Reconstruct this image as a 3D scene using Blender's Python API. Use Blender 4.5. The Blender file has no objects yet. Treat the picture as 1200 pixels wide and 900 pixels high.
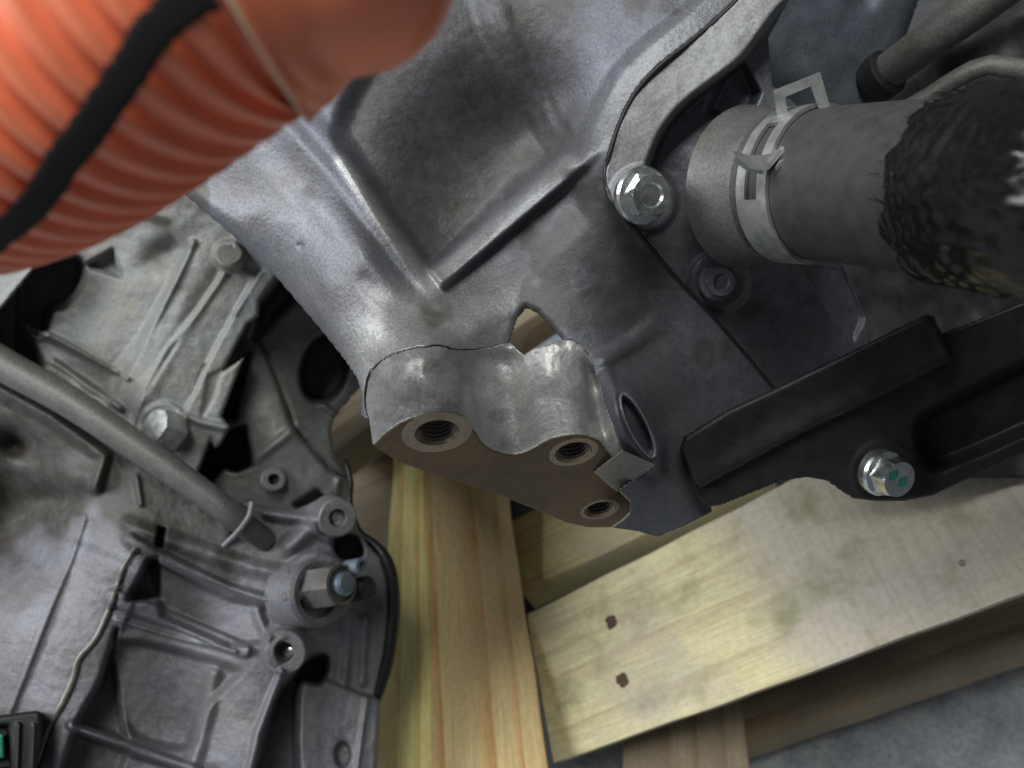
import bpy, bmesh, math, random
import numpy as np
from mathutils import Vector, Matrix, noise as mnoise

random.seed(7)
rng = np.random.default_rng(7)
scene = bpy.context.scene
COL = scene.collection

# ------------------------------------------------------------------ camera
F = 28.0 / 36.0 * 1200.0            # focal length in photo pixels
PITCH = math.radians(50)
CAM_H = 617.0                       # mm above the floor
cam_d = bpy.data.cameras.new("camera")
cam_d.lens = 28.0
cam_d.sensor_width = 36.0
cam_d.clip_start = 0.005
cam_d.clip_end = 50.0
cam_d.dof.use_dof = True
cam_d.dof.focus_distance = 0.262
cam_d.dof.aperture_fstop = 11.5
cam = bpy.data.objects.new("camera", cam_d)
COL.objects.link(cam)
cam.location = (0, 0, CAM_H / 1000)
cam.rotation_euler = (math.pi / 2 - PITCH, 0, 0)
scene.camera = cam
cp, sp = math.cos(PITCH), math.sin(PITCH)
RIGHT = np.array([1.0, 0, 0]); UP = np.array([0, sp, cp]); BACK = np.array([0, -cp, sp])
CAMLOC = np.array([0, 0, CAM_H])


def to_world(p):
    """camera-frame millimetres -> world metres"""
    p = np.asarray(p, float)
    return (CAMLOC + p[..., 0:1] * RIGHT + p[..., 1:2] * UP + p[..., 2:3] * BACK) / 1000.0


def dir_world(v):
    v = np.asarray(v, float)
    return v[0] * RIGHT + v[1] * UP + v[2] * BACK


def PC(px, py, d):
    px, py, d = np.broadcast_arrays(np.asarray(px, float), np.asarray(py, float), np.asarray(d, float))
    return np.stack([(px - 600) / F * d, -(py - 450) / F * d, -d], -1)


def PW(px, py, d):
    return to_world(PC(px, py, d))


def depth_at_height(px, py, z):
    return (CAM_H - z) / (cp * (py - 450) / F + sp)


def GW(px, py, z):
    return PW(px, py, depth_at_height(px, py, z))


# ------------------------------------------------------------------ world and lamps
world = bpy.data.worlds.new("World")
scene.world = world
world.use_nodes = True
bg = world.node_tree.nodes["Background"]
bg.inputs[0].default_value = (0.62, 0.66, 0.72, 1)
bg.inputs[1].default_value = 0.11


def area_lamp(name, loc_cam, aim_cam, size, power, color):
    l = bpy.data.lights.new(name, 'AREA')
    l.shape = 'RECTANGLE'
    l.size, l.size_y = size
    l.energy = power
    l.color = color
    o = bpy.data.objects.new(name, l)
    COL.objects.link(o)
    a, b = Vector(to_world(np.array(loc_cam))), Vector(to_world(np.array(aim_cam)))
    o.location = a
    o.rotation_euler = (b - a).to_track_quat('-Z', 'Y').to_euler()
    return o


area_lamp("window_light", (-1600, 520, 700), (-60, 0, -300), (0.9, 0.9), 36.0, (0.93, 0.96, 1.0))
area_lamp("ceiling_light", (-260, 1000, 1250), (40, -40, -330), (0.6, 0.6), 22.0, (0.97, 0.98, 0.95))

scene.view_settings.view_transform = 'Standard'
scene.view_settings.look = 'None'
scene.view_settings.exposure = 0.0
scene.view_settings.gamma = 1.0
scene.cycles.use_denoising = True
scene.cycles.max_bounces = 8


# ------------------------------------------------------------------ materials
def new_mat(name):
    m = bpy.data.materials.new(name)
    m.use_nodes = True
    nt = m.node_tree
    return m, nt, nt.nodes["Principled BSDF"]


def nd(nt, kind, **kw):
    n = nt.nodes.new(kind)
    for k, v in kw.items():
        if k in n.inputs:
            n.inputs[k].default_value = v
        else:
            setattr(n, k, v)
    return n


def noise_n(nt, vec, scale, detail=4, rough=0.55, w=None):
    n = nd(nt, 'ShaderNodeTexNoise')
    n.inputs['Scale'].default_value = scale
    n.inputs['Detail'].default_value = detail
    n.inputs['Roughness'].default_value = rough
    nt.links.new(vec, n.inputs['Vector'])
    return n.outputs['Fac']


def ramp(nt, fac, stops):
    r = nd(nt, 'ShaderNodeValToRGB')
    els = r.color_ramp.elements
    while len(els) < len(stops):
        els.new(0.5)
    for e, (p, c) in zip(els, stops):
        e.position = p
        e.color = (*c, 1) if len(c) == 3 else c
    nt.links.new(fac, r.inputs[0])
    return r.outputs[0]


def mixc(nt, fac, a, b, mode='MIX'):
    m = nd(nt, 'ShaderNodeMix', data_type='RGBA', blend_type=mode)
    for sock, val in ((m.inputs[0], fac), (m.inputs[6], a), (m.inputs[7], b)):
        if hasattr(val, 'links'):
            nt.links.new(val, sock)
        else:
            sock.default_value = val if not isinstance(val, tuple) or len(val) == 4 else (*val, 1)
    return m.outputs[2]


def vec_of(nt, offset=(0, 0, 0), scale=(1, 1, 1), rot=(0, 0, 0)):
    tc = nd(nt, 'ShaderNodeTexCoord')
    mp = nd(nt, 'ShaderNodeMapping')
    mp.inputs['Location'].default_value = offset
    mp.inputs['Scale'].default_value = scale
    mp.inputs['Rotation'].default_value = rot
    nt.links.new(tc.outputs['Object'], mp.inputs[0])
    return mp.outputs[0]


def bump_n(nt, height, strength, dist, prev=None):
    b = nd(nt, 'ShaderNodeBump')
    b.inputs['Strength'].default_value = strength
    b.inputs['Distance'].default_value = dist
    nt.links.new(height, b.inputs['Height'])
    if prev is not None:
        nt.links.new(prev, b.inputs['Normal'])
    return b.outputs[0]


def cast_alu(name, c1, c2, dirt, dirt_lo=0.52, dirt_hi=0.72, metallic=0.55, r0=0.36, r1=0.6,
             grain=0.35, off=(0, 0, 0), speck=0.17, oil=(0.042, 0.036, 0.026)):
    m, nt, p = new_mat(name)
    v = vec_of(nt, off)
    big = noise_n(nt, v, 38, 5, 0.6)
    med = noise_n(nt, v, 160, 5, 0.62)
    fine = noise_n(nt, v, 1000, 4, 0.7)
    col = ramp(nt, med, [(0.25, c1), (0.75, c2)])
    dfac = ramp(nt, big, [(dirt_lo, (0, 0, 0)), (dirt_hi, (1, 1, 1))])
    d2 = nd(nt, 'ShaderNodeMath', operation='MULTIPLY')
    nt.links.new(dfac, d2.inputs[0]); nt.links.new(med, d2.inputs[1])
    col = mixc(nt, d2.outputs[0], col, dirt)
    sp_ = ramp(nt, fine, [(0.36, (1 - speck * 1.5,) * 3), (0.52, (1, 1, 1)), (0.68, (1 + speck, 1 + speck, 1 + speck))])
    col = mixc(nt, 1.0, col, sp_, 'MULTIPLY')
    at = nd(nt, 'ShaderNodeAttribute', attribute_name='oil_stain')
    mm = nd(nt, 'ShaderNodeMath', operation='MULTIPLY')
    nt.links.new(at.outputs['Fac'], mm.inputs[0])
    nt.links.new(ramp(nt, med, [(0.3, (1, 1, 1)), (0.8, (0.7, 0.7, 0.7))]), mm.inputs[1])
    fr_ = nd(nt, 'ShaderNodeAttribute', attribute_name='bare_metal_glint')  # cleaner alloy, plus highlights painted along the crests
    fm = nd(nt, 'ShaderNodeMath', operation='MULTIPLY')
    nt.links.new(fr_.outputs['Fac'], fm.inputs[0])
    nt.links.new(ramp(nt, big, [(0.3, (1, 1, 1)), (0.75, (0.6, 0.6, 0.6))]), fm.inputs[1])
    bare_glint = mixc(nt, 1.0, ramp(nt, med, [(0.25, (0.40, 0.402, 0.39)), (0.75, (0.52, 0.515, 0.49))]), sp_, 'MULTIPLY')
    col = mixc(nt, fm.outputs[0], col, bare_glint)
    col = mixc(nt, mm.outputs[0], col, oil)
    nt.links.new(col, p.inputs['Base Color'])
    mt = nd(nt, 'ShaderNodeMath', operation='MULTIPLY_ADD')
    nt.links.new(mm.outputs[0], mt.inputs[0])
    mt.inputs[1].default_value = -metallic
    mt.inputs[2].default_value = metallic
    nt.links.new(mt.outputs[0], p.inputs['Metallic'])
    rr = ramp(nt, med, [(0.3, (r0,) * 3), (0.75, (r1,) * 3)])
    nt.links.new(mixc(nt, fm.outputs[0], rr, (0.36, 0.36, 0.36)), p.inputs['Roughness'])
    b = bump_n(nt, noise_n(nt, v, 700, 4, 0.65), grain, 0.0004)
    b = bump_n(nt, med, 0.06, 0.0012, b)
    nt.links.new(b, p.inputs['Normal'])
    return m


def plain(name, col, rough=0.5, metallic=0.0, nscale=300, var=0.25, bump=0.1, bdist=0.0003, coat=0.0):
    m, nt, p = new_mat(name)
    v = vec_of(nt)
    n = noise_n(nt, v, nscale, 5, 0.6)
    c0 = tuple(c * (1 - var) for c in col)
    c1 = tuple(min(1, c * (1 + var)) for c in col)
    nt.links.new(ramp(nt, n, [(0.3, c0), (0.7, c1)]), p.inputs['Base Color'])
    nt.links.new(ramp(nt, n, [(0.3, (max(0.05, rough - 0.1),) * 3), (0.7, (min(1, rough + 0.1),) * 3)]), p.inputs['Roughness'])
    p.inputs['Metallic'].default_value = metallic
    p.inputs['Coat Weight'].default_value = coat
    nt.links.new(bump_n(nt, noise_n(nt, v, nscale * 3, 3), bump, bdist), p.inputs['Normal'])
    return m


def pine(name, base, dark, stain, off=(0, 0, 0), stain_lo=0.5, stain_hi=0.75, far_tone=None):
    m, nt, p = new_mat(name)
    v = vec_of(nt, off, (3.0, 42, 42))
    tc = vec_of(nt, off)
    warp = noise_n(nt, vec_of(nt, off, (9, 30, 30)), 1.0, 3)
    w = nd(nt, 'ShaderNodeTexWave', wave_type='BANDS', bands_direction='Y', wave_profile='SAW')
    w.inputs['Scale'].default_value = 0.42
    w.inputs['Distortion'].default_value = 7.0
    w.inputs['Detail'].default_value = 2.5
    w.inputs['Detail Scale'].default_value = 0.8
    nt.links.new(v, w.inputs['Vector'])
    col = ramp(nt, w.outputs['Fac'], [(0.0, base), (0.6, tuple(0.93 * b + 0.07 * d for b, d in zip(base, dark))), (0.97, dark)])
    fib = noise_n(nt, vec_of(nt, off, (25, 900, 900)), 1.0, 4, 0.6)
    col = mixc(nt, 1.0, col, ramp(nt, fib, [(0.3, (0.74, 0.72, 0.68)), (0.6, (1, 1, 1))]), 'MULTIPLY')
    big = noise_n(nt, vec_of(nt, off, (0.8, 1, 1)), 17, 2, 0.45)
    col = mixc(nt, ramp(nt, big, [(stain_lo, (0, 0, 0)), (stain_hi, (1, 1, 1))]), col, stain)
    if far_tone:
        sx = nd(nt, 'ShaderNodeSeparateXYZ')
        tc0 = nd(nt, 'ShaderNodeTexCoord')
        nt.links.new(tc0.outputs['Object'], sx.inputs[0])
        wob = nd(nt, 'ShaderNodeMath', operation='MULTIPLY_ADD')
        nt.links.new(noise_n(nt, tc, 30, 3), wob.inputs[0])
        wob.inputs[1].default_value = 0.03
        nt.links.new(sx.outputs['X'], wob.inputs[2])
        wx = ramp(nt, wob.outputs[0], [(far_tone[0], (0, 0, 0)), (far_tone[0] + 0.03, (0.75, 0.75, 0.75))])  # grey-pink tone sets in past a wavering line across the board
        col = mixc(nt, wx, col, far_tone[1])
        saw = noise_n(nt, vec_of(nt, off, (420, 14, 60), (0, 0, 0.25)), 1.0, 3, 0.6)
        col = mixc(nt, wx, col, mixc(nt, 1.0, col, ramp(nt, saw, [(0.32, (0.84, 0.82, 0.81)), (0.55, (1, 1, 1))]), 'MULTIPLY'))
        mould = noise_n(nt, vec_of(nt, (0.33, 0.2, 0)), 34, 3, 0.6)
        col = mixc(nt, ramp(nt, mould, [(0.50, (0, 0, 0)), (0.74, (0.8, 0.8, 0.8))]), col, (0.30, 0.29, 0.15))
    col = mixc(nt, 1.0, col, ramp(nt, noise_n(nt, tc, 300, 4), [(0.3, (0.86, 0.85, 0.83)), (0.6, (1, 1, 1))]), 'MULTIPLY')
    nt.links.new(col, p.inputs['Base Color'])
    p.inputs['Roughness'].default_value = 0.72
    b = bump_n(nt, fib, 0.35, 0.0005)
    b = bump_n(nt, w.outputs['Fac'], 0.12, 0.0006, b)
    nt.links.new(b, p.inputs['Normal'])
    return m


M = {}
M['case'] = cast_alu("cast_case", (0.104, 0.110, 0.130), (0.148, 0.156, 0.182), (0.12, 0.108, 0.095), 0.47, 0.72, 0.42, 0.43, 0.58, 0.55)
M['lug'] = cast_alu("cast_lug", (0.359, 0.363, 0.366), (0.479, 0.479, 0.484), (0.27, 0.245, 0.18), 0.45, 0.7, 0.45, 0.42, 0.58, 0.5)
M['machined'] = cast_alu("machined_face", (0.122, 0.077, 0.037), (0.200, 0.132, 0.063), (0.065, 0.048, 0.030), 0.40, 0.6, 0.5, 0.36, 0.55, 0.15)
M['spot'] = cast_alu("spot_face", (0.272, 0.216, 0.144), (0.368, 0.296, 0.200), (0.16, 0.11, 0.06), 0.5, 0.75, 0.65, 0.28, 0.42, 0.08)
M['thread'] = cast_alu("oily_thread", (0.10, 0.085, 0.07), (0.17, 0.15, 0.12), (0.05, 0.04, 0.03), 0.45, 0.7, 0.7, 0.3, 0.45, 0.1)
M['cover'] = cast_alu("cast_cover", (0.143, 0.150, 0.168), (0.213, 0.223, 0.247), (0.08, 0.07, 0.06), 0.45, 0.7, 0.5, 0.38, 0.6, 0.35, (0.3, 0.1, 0.2))
M['flange'] = cast_alu("cast_flange", (0.201, 0.204, 0.212), (0.268, 0.270, 0.279), (0.2, 0.18, 0.15), 0.5, 0.8, 0.3, 0.46, 0.6, 0.4, (0.5, 0.1, 0.2))
M['old'] = cast_alu("weathered_case", (0.189, 0.198, 0.201), (0.272, 0.283, 0.277), (0.26, 0.235, 0.18), 0.42, 0.60, 0.2, 0.48, 0.68, 0.7, (0.1, 0.7, 0.4))
M['old_dark'] = cast_alu("oily_case", (0.084, 0.083, 0.078), (0.147, 0.143, 0.133), (0.07, 0.06, 0.04), 0.38, 0.6, 0.3, 0.45, 0.7, 0.6, (0.6, 0.2, 0.4))
M['low'] = cast_alu("lower_case", (0.166, 0.166, 0.183), (0.242, 0.242, 0.266), (0.14, 0.12, 0.10), 0.45, 0.66, 0.25, 0.46, 0.66, 0.8, (0.2, 0.9, 0.4))
M['bell'] = cast_alu("bell_case", (0.150, 0.153, 0.150), (0.218, 0.218, 0.211), (0.12, 0.11, 0.085), 0.45, 0.7, 0.35, 0.42, 0.6, 0.3, (0.9, 0.2, 0.1))
M['zinc'] = plain("zinc_plate", (0.70, 0.73, 0.72), 0.24, 0.95, 250, 0.12, 0.06)
M['zinc_dull'] = plain("dull_zinc", (0.50, 0.51, 0.50), 0.42, 0.8, 300, 0.2, 0.1)
M['clamp'] = plain("clamp_steel", (0.42, 0.43, 0.41), 0.42, 0.7, 260, 0.15, 0.08)
M['black'] = plain("black_plastic", (0.006, 0.006, 0.007), 0.6, 0, 220, 0.3, 0.1)
M['black_steel'] = plain("black_steel", (0.011, 0.010, 0.009), 0.6, 0.1, 150, 0.35, 0.12)
M['dark'] = plain("dark_dirt_metal_shade", (0.030, 0.031, 0.034), 0.6, 0.3, 120, 0.4, 0.2)
M['rubber'] = plain("rubber_hose", (0.049, 0.046, 0.044), 0.62, 0, 200, 0.2, 0.15)
M['sleeve_black'] = plain("braided_black", (0.007, 0.007, 0.0065), 0.27, 0, 500, 0.3, 0.1)
M['sleeve_black'].node_tree.nodes["Principled BSDF"].inputs['Specular IOR Level'].default_value = 0.38
M['orange'] = plain("orange_plastic", (0.88, 0.235, 0.115), 0.36, 0, 90, 0.10, 0.05)
M['orange_tape'] = plain("orange_tape", (0.90, 0.25, 0.12), 0.34, 0, 60, 0.10, 0.06)
M['tape_edge'] = plain("pale_tape_edge", (0.75, 0.50, 0.34), 0.5, 0, 90, 0.15)
M['cloth'] = plain("black_cloth_tape", (0.007, 0.0065, 0.006), 0.95, 0, 900, 0.4, 0.5, 0.0004)
M['seal'] = plain("black_sealant", (0.012, 0.012, 0.013), 0.5)
M['bead'] = plain("grey_sealant", (0.203, 0.199, 0.176), 0.45, 0.4, 300, 0.25)
M['gasket'] = plain("black_gasket", (0.010, 0.010, 0.010), 0.4)
M['green'] = plain("green_paint", (0.02, 0.20, 0.13), 0.4)
M['bluegrey'] = plain("blue_grey_pin", (0.180, 0.225, 0.270), 0.45, 0.4)
M['bluecase'] = cast_alu("blue_grey_case", (0.075, 0.094, 0.112), (0.120, 0.143, 0.165), (0.05, 0.055, 0.06), 0.4, 0.7, 0.3, 0.5, 0.7, 0.3, (0.4, 0.4, 0.1))
M['pipe'] = cast_alu("dull_pipe", (0.124, 0.123, 0.118), (0.186, 0.183, 0.174), (0.12, 0.11, 0.085), 0.45, 0.65, 0.3, 0.45, 0.6, 0.3, (0.8, 0.1, 0.4))
M['neck'] = cast_alu("hose_neck", (0.109, 0.106, 0.102), (0.170, 0.166, 0.163), (0.10, 0.09, 0.075), 0.45, 0.7, 0.3, 0.45, 0.6, 0.4, (0.3, 0.3, 0.4))
M['cut'] = cast_alu("cut_face", (0.21, 0.195, 0.17), (0.30, 0.28, 0.25), (0.14, 0.12, 0.09), 0.5, 0.75, 0.5, 0.36, 0.5, 0.2)
M['nail'] = plain("rusty_nail", (0.085, 0.045, 0.028), 0.7, 0.3)
M['post'] = pine("pine_post", (0.826, 0.640, 0.317), (0.667, 0.376, 0.130), (0.757, 0.552, 0.297), (0.11, 0.02, 0.3))
M['batten'] = pine("pine_batten", (0.950, 0.865, 0.366), (0.823, 0.576, 0.183), (0.892, 0.761, 0.298), (0.41, 0.32, 0.3))
M['plank'] = pine("pine_plank", (0.738, 0.670, 0.326), (0.622, 0.523, 0.254), (0.485, 0.423, 0.281), (0.71, 0.12, 0.6), 0.47, 0.70)
M['long_plank'] = pine("long_plank", (0.775, 0.717, 0.416), (0.653, 0.560, 0.324), (0.509, 0.452, 0.358), (0.71, 0.12, 0.6), 0.47, 0.70, far_tone=(0.150, (0.64, 0.58, 0.49)))
M['plank2'] = pine("grey_plank", (0.336, 0.280, 0.192), (0.240, 0.168, 0.096), (0.200, 0.160, 0.112), (0.21, 0.52, 0.1), 0.45, 0.7)


def concrete():
    m, nt, p = new_mat("concrete")
    v = vec_of(nt)
    n1 = noise_n(nt, v, 30, 6, 0.65)
    n2 = noise_n(nt, v, 260, 5, 0.7)
    c = ramp(nt, n1, [(0.35, (0.25, 0.275, 0.31)), (0.65, (0.46, 0.475, 0.48))])
    c = mixc(nt, 1.0, c, ramp(nt, n2, [(0.33, (0.62, 0.62, 0.64)), (0.58, (1, 1, 1))]), 'MULTIPLY')
    nt.links.new(c, p.inputs['Base Color'])
    p.inputs['Roughness'].default_value = 0.85
    nt.links.new(bump_n(nt, n2, 0.4, 0.001), p.inputs['Normal'])
    return m


M['concrete'] = concrete()


# ------------------------------------------------------------------ object helpers
def tag(o, label=None, cat=None, group=None, kind=None):
    for k, v in (('label', label), ('category', cat), ('group', group), ('kind', kind)):
        if v:
            o[k] = v
    return o


def thing(name, base_world, label, cat, group=None):
    o = bpy.data.objects.new(name, None)
    COL.objects.link(o)
    o.location = Vector(base_world)
    o.empty_display_size = 0.01
    return tag(o, label, cat, group)


def root_loc(parent):
    l = np.zeros(3)
    while parent is not None:
        l = l + np.array(parent.location)
        parent = parent.parent
    return l


def mesh_obj(name, verts_world, faces, mat, parent=None, smooth=True):
    v = np.asarray(verts_world, float) - root_loc(parent)
    me = bpy.data.meshes.new(name)
    me.from_pydata(v.tolist(), [], [tuple(int(i) for i in f) for f in faces])
    me.update()
    if smooth:
        me.polygons.foreach_set('use_smooth', [True] * len(me.polygons))
    mats = mat if isinstance(mat, (list, tuple)) else [mat]
    for m in mats:
        me.materials.append(M[m])
    o = bpy.data.objects.new(name, me)
    COL.objects.link(o)
    o.parent = parent
    return o


def sharp(o, angle=35):
    me = o.data
    bm = bmesh.new(); bm.from_mesh(me)
    a = math.radians(angle)
    for e in bm.edges:
        if len(e.link_faces) == 2 and e.calc_face_angle(0) > a:
            e.smooth = False
    bm.to_mesh(me); bm.free()
    return o


def recalc(o):
    bm = bmesh.new(); bm.from_mesh(o.data)
    bmesh.ops.recalc_face_normals(bm, faces=bm.faces)
    bm.to_mesh(o.data); bm.free()
    return o


def frame_of(axis, hint=(0, 1, 0)):
    a = np.asarray(axis, float); a = a / np.linalg.norm(a)
    h = np.asarray(hint, float)
    if abs(np.dot(a, h / np.linalg.norm(h))) > 0.95:
        h = np.array([1.0, 0, 0])
    u = np.cross(h, a); u /= np.linalg.norm(u)
    w = np.cross(a, u)
    return u, w, a


def lathe(name, c, axis, prof, mat, parent, n=32, cap0=True, cap1=True, angle=35, hexes=None):
    """prof: (radius mm, height mm) along the axis, camera frame; hexes: indices of rings drawn as hexagons"""
    u, w, a = frame_of(axis)
    c = np.asarray(c, float)
    vs, fs = [], []
    for i, (r, h) in enumerate(prof):
        for k in range(n):
            t = 2 * math.pi * k / n
            rr = r
            if hexes and i in hexes:
                q = (t % (math.pi / 3)) - math.pi / 6
                rr = r * math.cos(math.pi / 6) / math.cos(q)
            vs.append(c + a * h + rr * (math.cos(t) * u + math.sin(t) * w))
    for i in range(len(prof) - 1):
        for k in range(n):
            k2 = (k + 1) % n
            fs.append((i * n + k, i * n + k2, (i + 1) * n + k2, (i + 1) * n + k))
    if cap0:
        fs.append(tuple(reversed(range(n))))
    if cap1:
        fs.append(tuple(range((len(prof) - 1) * n, len(prof) * n)))
    o = mesh_obj(name, to_world(np.array(vs)), fs, mat, parent)
    return sharp(recalc(o), angle)


def catmull(pts, n=8, closed=False):
    p = np.asarray(pts, float)
    m = len(p)
    out = []
    rng_ = range(m if closed else m - 1)
    for i in rng_:
        if closed:
            p0, p1, p2, p3 = p[(i - 1) % m], p[i], p[(i + 1) % m], p[(i + 2) % m]
        else:
            p0, p1, p2, p3 = p[max(i - 1, 0)], p[i], p[i + 1], p[min(i + 2, m - 1)]
        for k in range(n):
            t = k / n
            out.append(0.5 * ((2 * p1) + (-p0 + p2) * t + (2 * p0 - 5 * p1 + 4 * p2 - p3) * t * t + (-p0 + 3 * p1 - 3 * p2 + p3) * t ** 3))
    if not closed:
        out.append(p[-1])
    return np.array(out)


def path_frames(path):
    path = np.asarray(path, float)
    tang = np.gradient(path, axis=0)
    tang /= np.linalg.norm(tang, axis=1)[:, None]
    u = np.cross(tang[0], [0, 0, 1.0])
    if np.linalg.norm(u) < 0.1:
        u = np.cross(tang[0], [0, 1.0, 0])
    us = []
    for t in tang:
        u = u - t * np.dot(u, t)
        u = u / np.linalg.norm(u)
        us.append(u.copy())
    us = np.array(us)
    return tang, us, np.cross(tang, us)


def tube(name, path_cam, radius, mat, parent, n=16, cap=True, flat=None):
    """path in camera mm; radius scalar or array; flat=(dir index scale)"""
    path = np.asarray(path_cam, float)
    T, U, V = path_frames(path)
    r = np.broadcast_to(np.asarray(radius, float), (len(path),))
    th = np.linspace(0, 2 * np.pi, n, endpoint=False)
    ring = path[:, None, :] + r[:, None, None] * (np.cos(th)[None, :, None] * U[:, None, :] + np.sin(th)[None, :, None] * V[:, None, :])
    vs = ring.reshape(-1, 3)
    fs = []
    for i in range(len(path) - 1):
        for k in range(n):
            k2 = (k + 1) % n
            fs.append((i * n + k, i * n + k2, (i + 1) * n + k2, (i + 1) * n + k))
    if cap:
        fs.append(tuple(reversed(range(n))))
        fs.append(tuple(range((len(path) - 1) * n, len(path) * n)))
    return sharp(recalc(mesh_obj(name, to_world(vs), fs, mat, parent)), 50)


# ------------------------------------------------------------------ relief toolkit (depth in mm over picture directions)
def ss(a, b, x):
    t = np.clip((x - a) / (b - a), 0, 1)
    return t * t * (3 - 2 * t)


def poly_sd(px, py, poly):
    """signed distance (negative inside) and nearest boundary point"""
    poly = np.asarray(poly, float)
    best = np.full(px.shape, 1e18)
    nx, ny = np.zeros(px.shape), np.zeros(px.shape)
    inside = np.zeros(px.shape, bool)
    m = len(poly)
    for i in range(m):
        ax, ay = poly[i]; bx, by = poly[(i + 1) % m]
        ex, ey = bx - ax, by - ay
        L = ex * ex + ey * ey
        if L < 1e-12:
            continue
        t = np.clip(((px - ax) * ex + (py - ay) * ey) / L, 0, 1)
        cx, cy = ax + t * ex, ay + t * ey
        d = (px - cx) ** 2 + (py - cy) ** 2
        k = d < best
        best = np.where(k, d, best); nx = np.where(k, cx, nx); ny = np.where(k, cy, ny)
        if ay != by:
            cross = ((ay > py) != (by > py)) & (px < ex * (py - ay) / (by - ay) + ax)
            inside ^= cross
    d = np.sqrt(best)
    return np.where(inside, -d, d), nx, ny


def line_d(px, py, pts):
    """distance to a polyline, parameter 0..1 along it, and side (+ = right hand in the picture going along it)"""
    pts = np.asarray(pts, float)
    seg = np.linalg.norm(np.diff(pts, axis=0), axis=1)
    cum = np.concatenate([[0], np.cumsum(seg)]); tot = cum[-1]
    best = np.full(px.shape, 1e18); tt = np.zeros(px.shape); side = np.zeros(px.shape)
    for i in range(len(pts) - 1):
        ax, ay = pts[i]; ex, ey = pts[i + 1] - pts[i]
        L = ex * ex + ey * ey
        t = np.clip(((px - ax) * ex + (py - ay) * ey) / L, 0, 1)
        dx, dy = px - ax - t * ex, py - ay - t * ey
        d = dx * dx + dy * dy
        k = d < best
        best = np.where(k, d, best)
        tt = np.where(k, (cum[i] + t * seg[i]) / tot, tt)
        side = np.where(k, ex * dy - ey * dx, side)
    return np.sqrt(best), tt, np.sign(side)


def lerp2(v, t):
    return v if np.isscalar(v) else v[0] + (v[1] - v[0]) * t


class Depth:
    """depth map painted over points (px, py)"""
    def __init__(s, px, py, D):
        s.px, s.py, s.D = px, py, np.array(D, float)

    def ridge(s, pts, w, h, flat=0.0, skew=0.0, fade=(0, 0)):
        d, t, side = line_d(s.px, s.py, pts)
        w_, h_ = lerp2(w, t), lerp2(h, t)
        w_ = w_ * (1 + skew * side)
        if fade[0]:
            h_ = h_ * ss(0, fade[0], t)
        if fade[1]:
            h_ = h_ * ss(1, 1 - fade[1], t)
        x = np.clip((d / w_ - flat) / (1 - flat), 0, 1)
        s.D -= h_ * (0.5 + 0.5 * np.cos(np.pi * x))
        return s

    def step(s, poly, h, w=6.0):
        sd, _, _ = poly_sd(s.px, s.py, poly)
        s.D += h * ss(w / 2, -w / 2, sd)
        return s

    def side_step(s, pts, h, w=6.0, reach=60.0, fade=20.0):
        d, t, side = line_d(s.px, s.py, pts)
        sd = d * side
        s.D += h * ss(-w / 2, w / 2, sd) * ss(reach, reach - fade, np.abs(sd)) * ss(0.0, 0.06, t) * ss(1.0, 0.94, t)
        return s

    def disc(s, c, r, h, e=4.0, sq=1.0, ang=0.0):
        dx, dy = s.px - c[0], s.py - c[1]
        ca, sa = math.cos(ang), math.sin(ang)
        x, y = dx * ca + dy * sa, (-dx * sa + dy * ca) / sq
        s.D -= h * ss(r + e, r, np.hypot(x, y))
        return s

    def bump(s, c, r, h, sq=1.0, ang=0.0):
        dx, dy = s.px - c[0], s.py - c[1]
        ca, sa = math.cos(ang), math.sin(ang)
        x, y = dx * ca + dy * sa, (-dx * sa + dy * ca) / sq
        s.D -= h * np.exp(-(x * x + y * y) / (r * r))
        return s

    def rough(s, scale, amp, seed=0):
        s.D += amp * vnoise(s.px / scale, s.py / scale, seed)
        return s


_tab = rng.random((64, 64, 8)) * 2 - 1


def vnoise(x, y, seed=0):
    xi, yi = np.floor(x).astype(int), np.floor(y).astype(int)
    fx, fy = x - xi, y - yi
    fx, fy = fx * fx * (3 - 2 * fx), fy * fy * (3 - 2 * fy)
    T = _tab[:, :, seed % 8]
    g = lambda a, b: T[a % 64, b % 64]
    return (g(xi, yi) * (1 - fx) + g(xi + 1, yi) * fx) * (1 - fy) + (g(xi, yi + 1) * (1 - fx) + g(xi + 1, yi + 1) * fx) * fy


def tps(points):
    """smooth surface through (px, py, depth) points"""
    P_ = np.array(points, float)
    x = P_[:, :2] / 100.0
    z = P_[:, 2]
    n = len(x)

    def U(r2):
        return np.where(r2 > 1e-12, r2 * np.log(np.maximum(r2, 1e-12)), 0)
    K = U(((x[:, None] - x[None]) ** 2).sum(-1)) + np.eye(n) * 0.01
    A = np.zeros((n + 3, n + 3))
    A[:n, :n] = K; A[:n, n] = 1; A[:n, n + 1:] = x; A[n, :n] = 1; A[n + 1:, :n] = x.T
    w = np.linalg.solve(A, np.concatenate([z, [0, 0, 0]]))

    def f(px, py):
        X, Y = np.asarray(px) / 100.0, np.asarray(py) / 100.0
        out = w[n] + w[n + 1] * X + w[n + 2] * Y
        for i in range(n):
            out = out + w[i] * U((X - x[i, 0]) ** 2 + (Y - x[i, 1]) ** 2)
        return out
    return f


def plane_d(p, n):
    """depth along each picture direction of the plane through camera point p with normal n"""
    p, n = np.asarray(p, float), np.asarray(n, float)

    def f(px, py):
        return np.dot(p, n) / ((px - 600) / F * n[0] - (py - 450) / F * n[1] - n[2])
    return f


def plane3(a, b, c):
    A, B, C = (PC(*q) for q in (a, b, c))
    return plane_d(A, np.cross(B - A, C - A))


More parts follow.
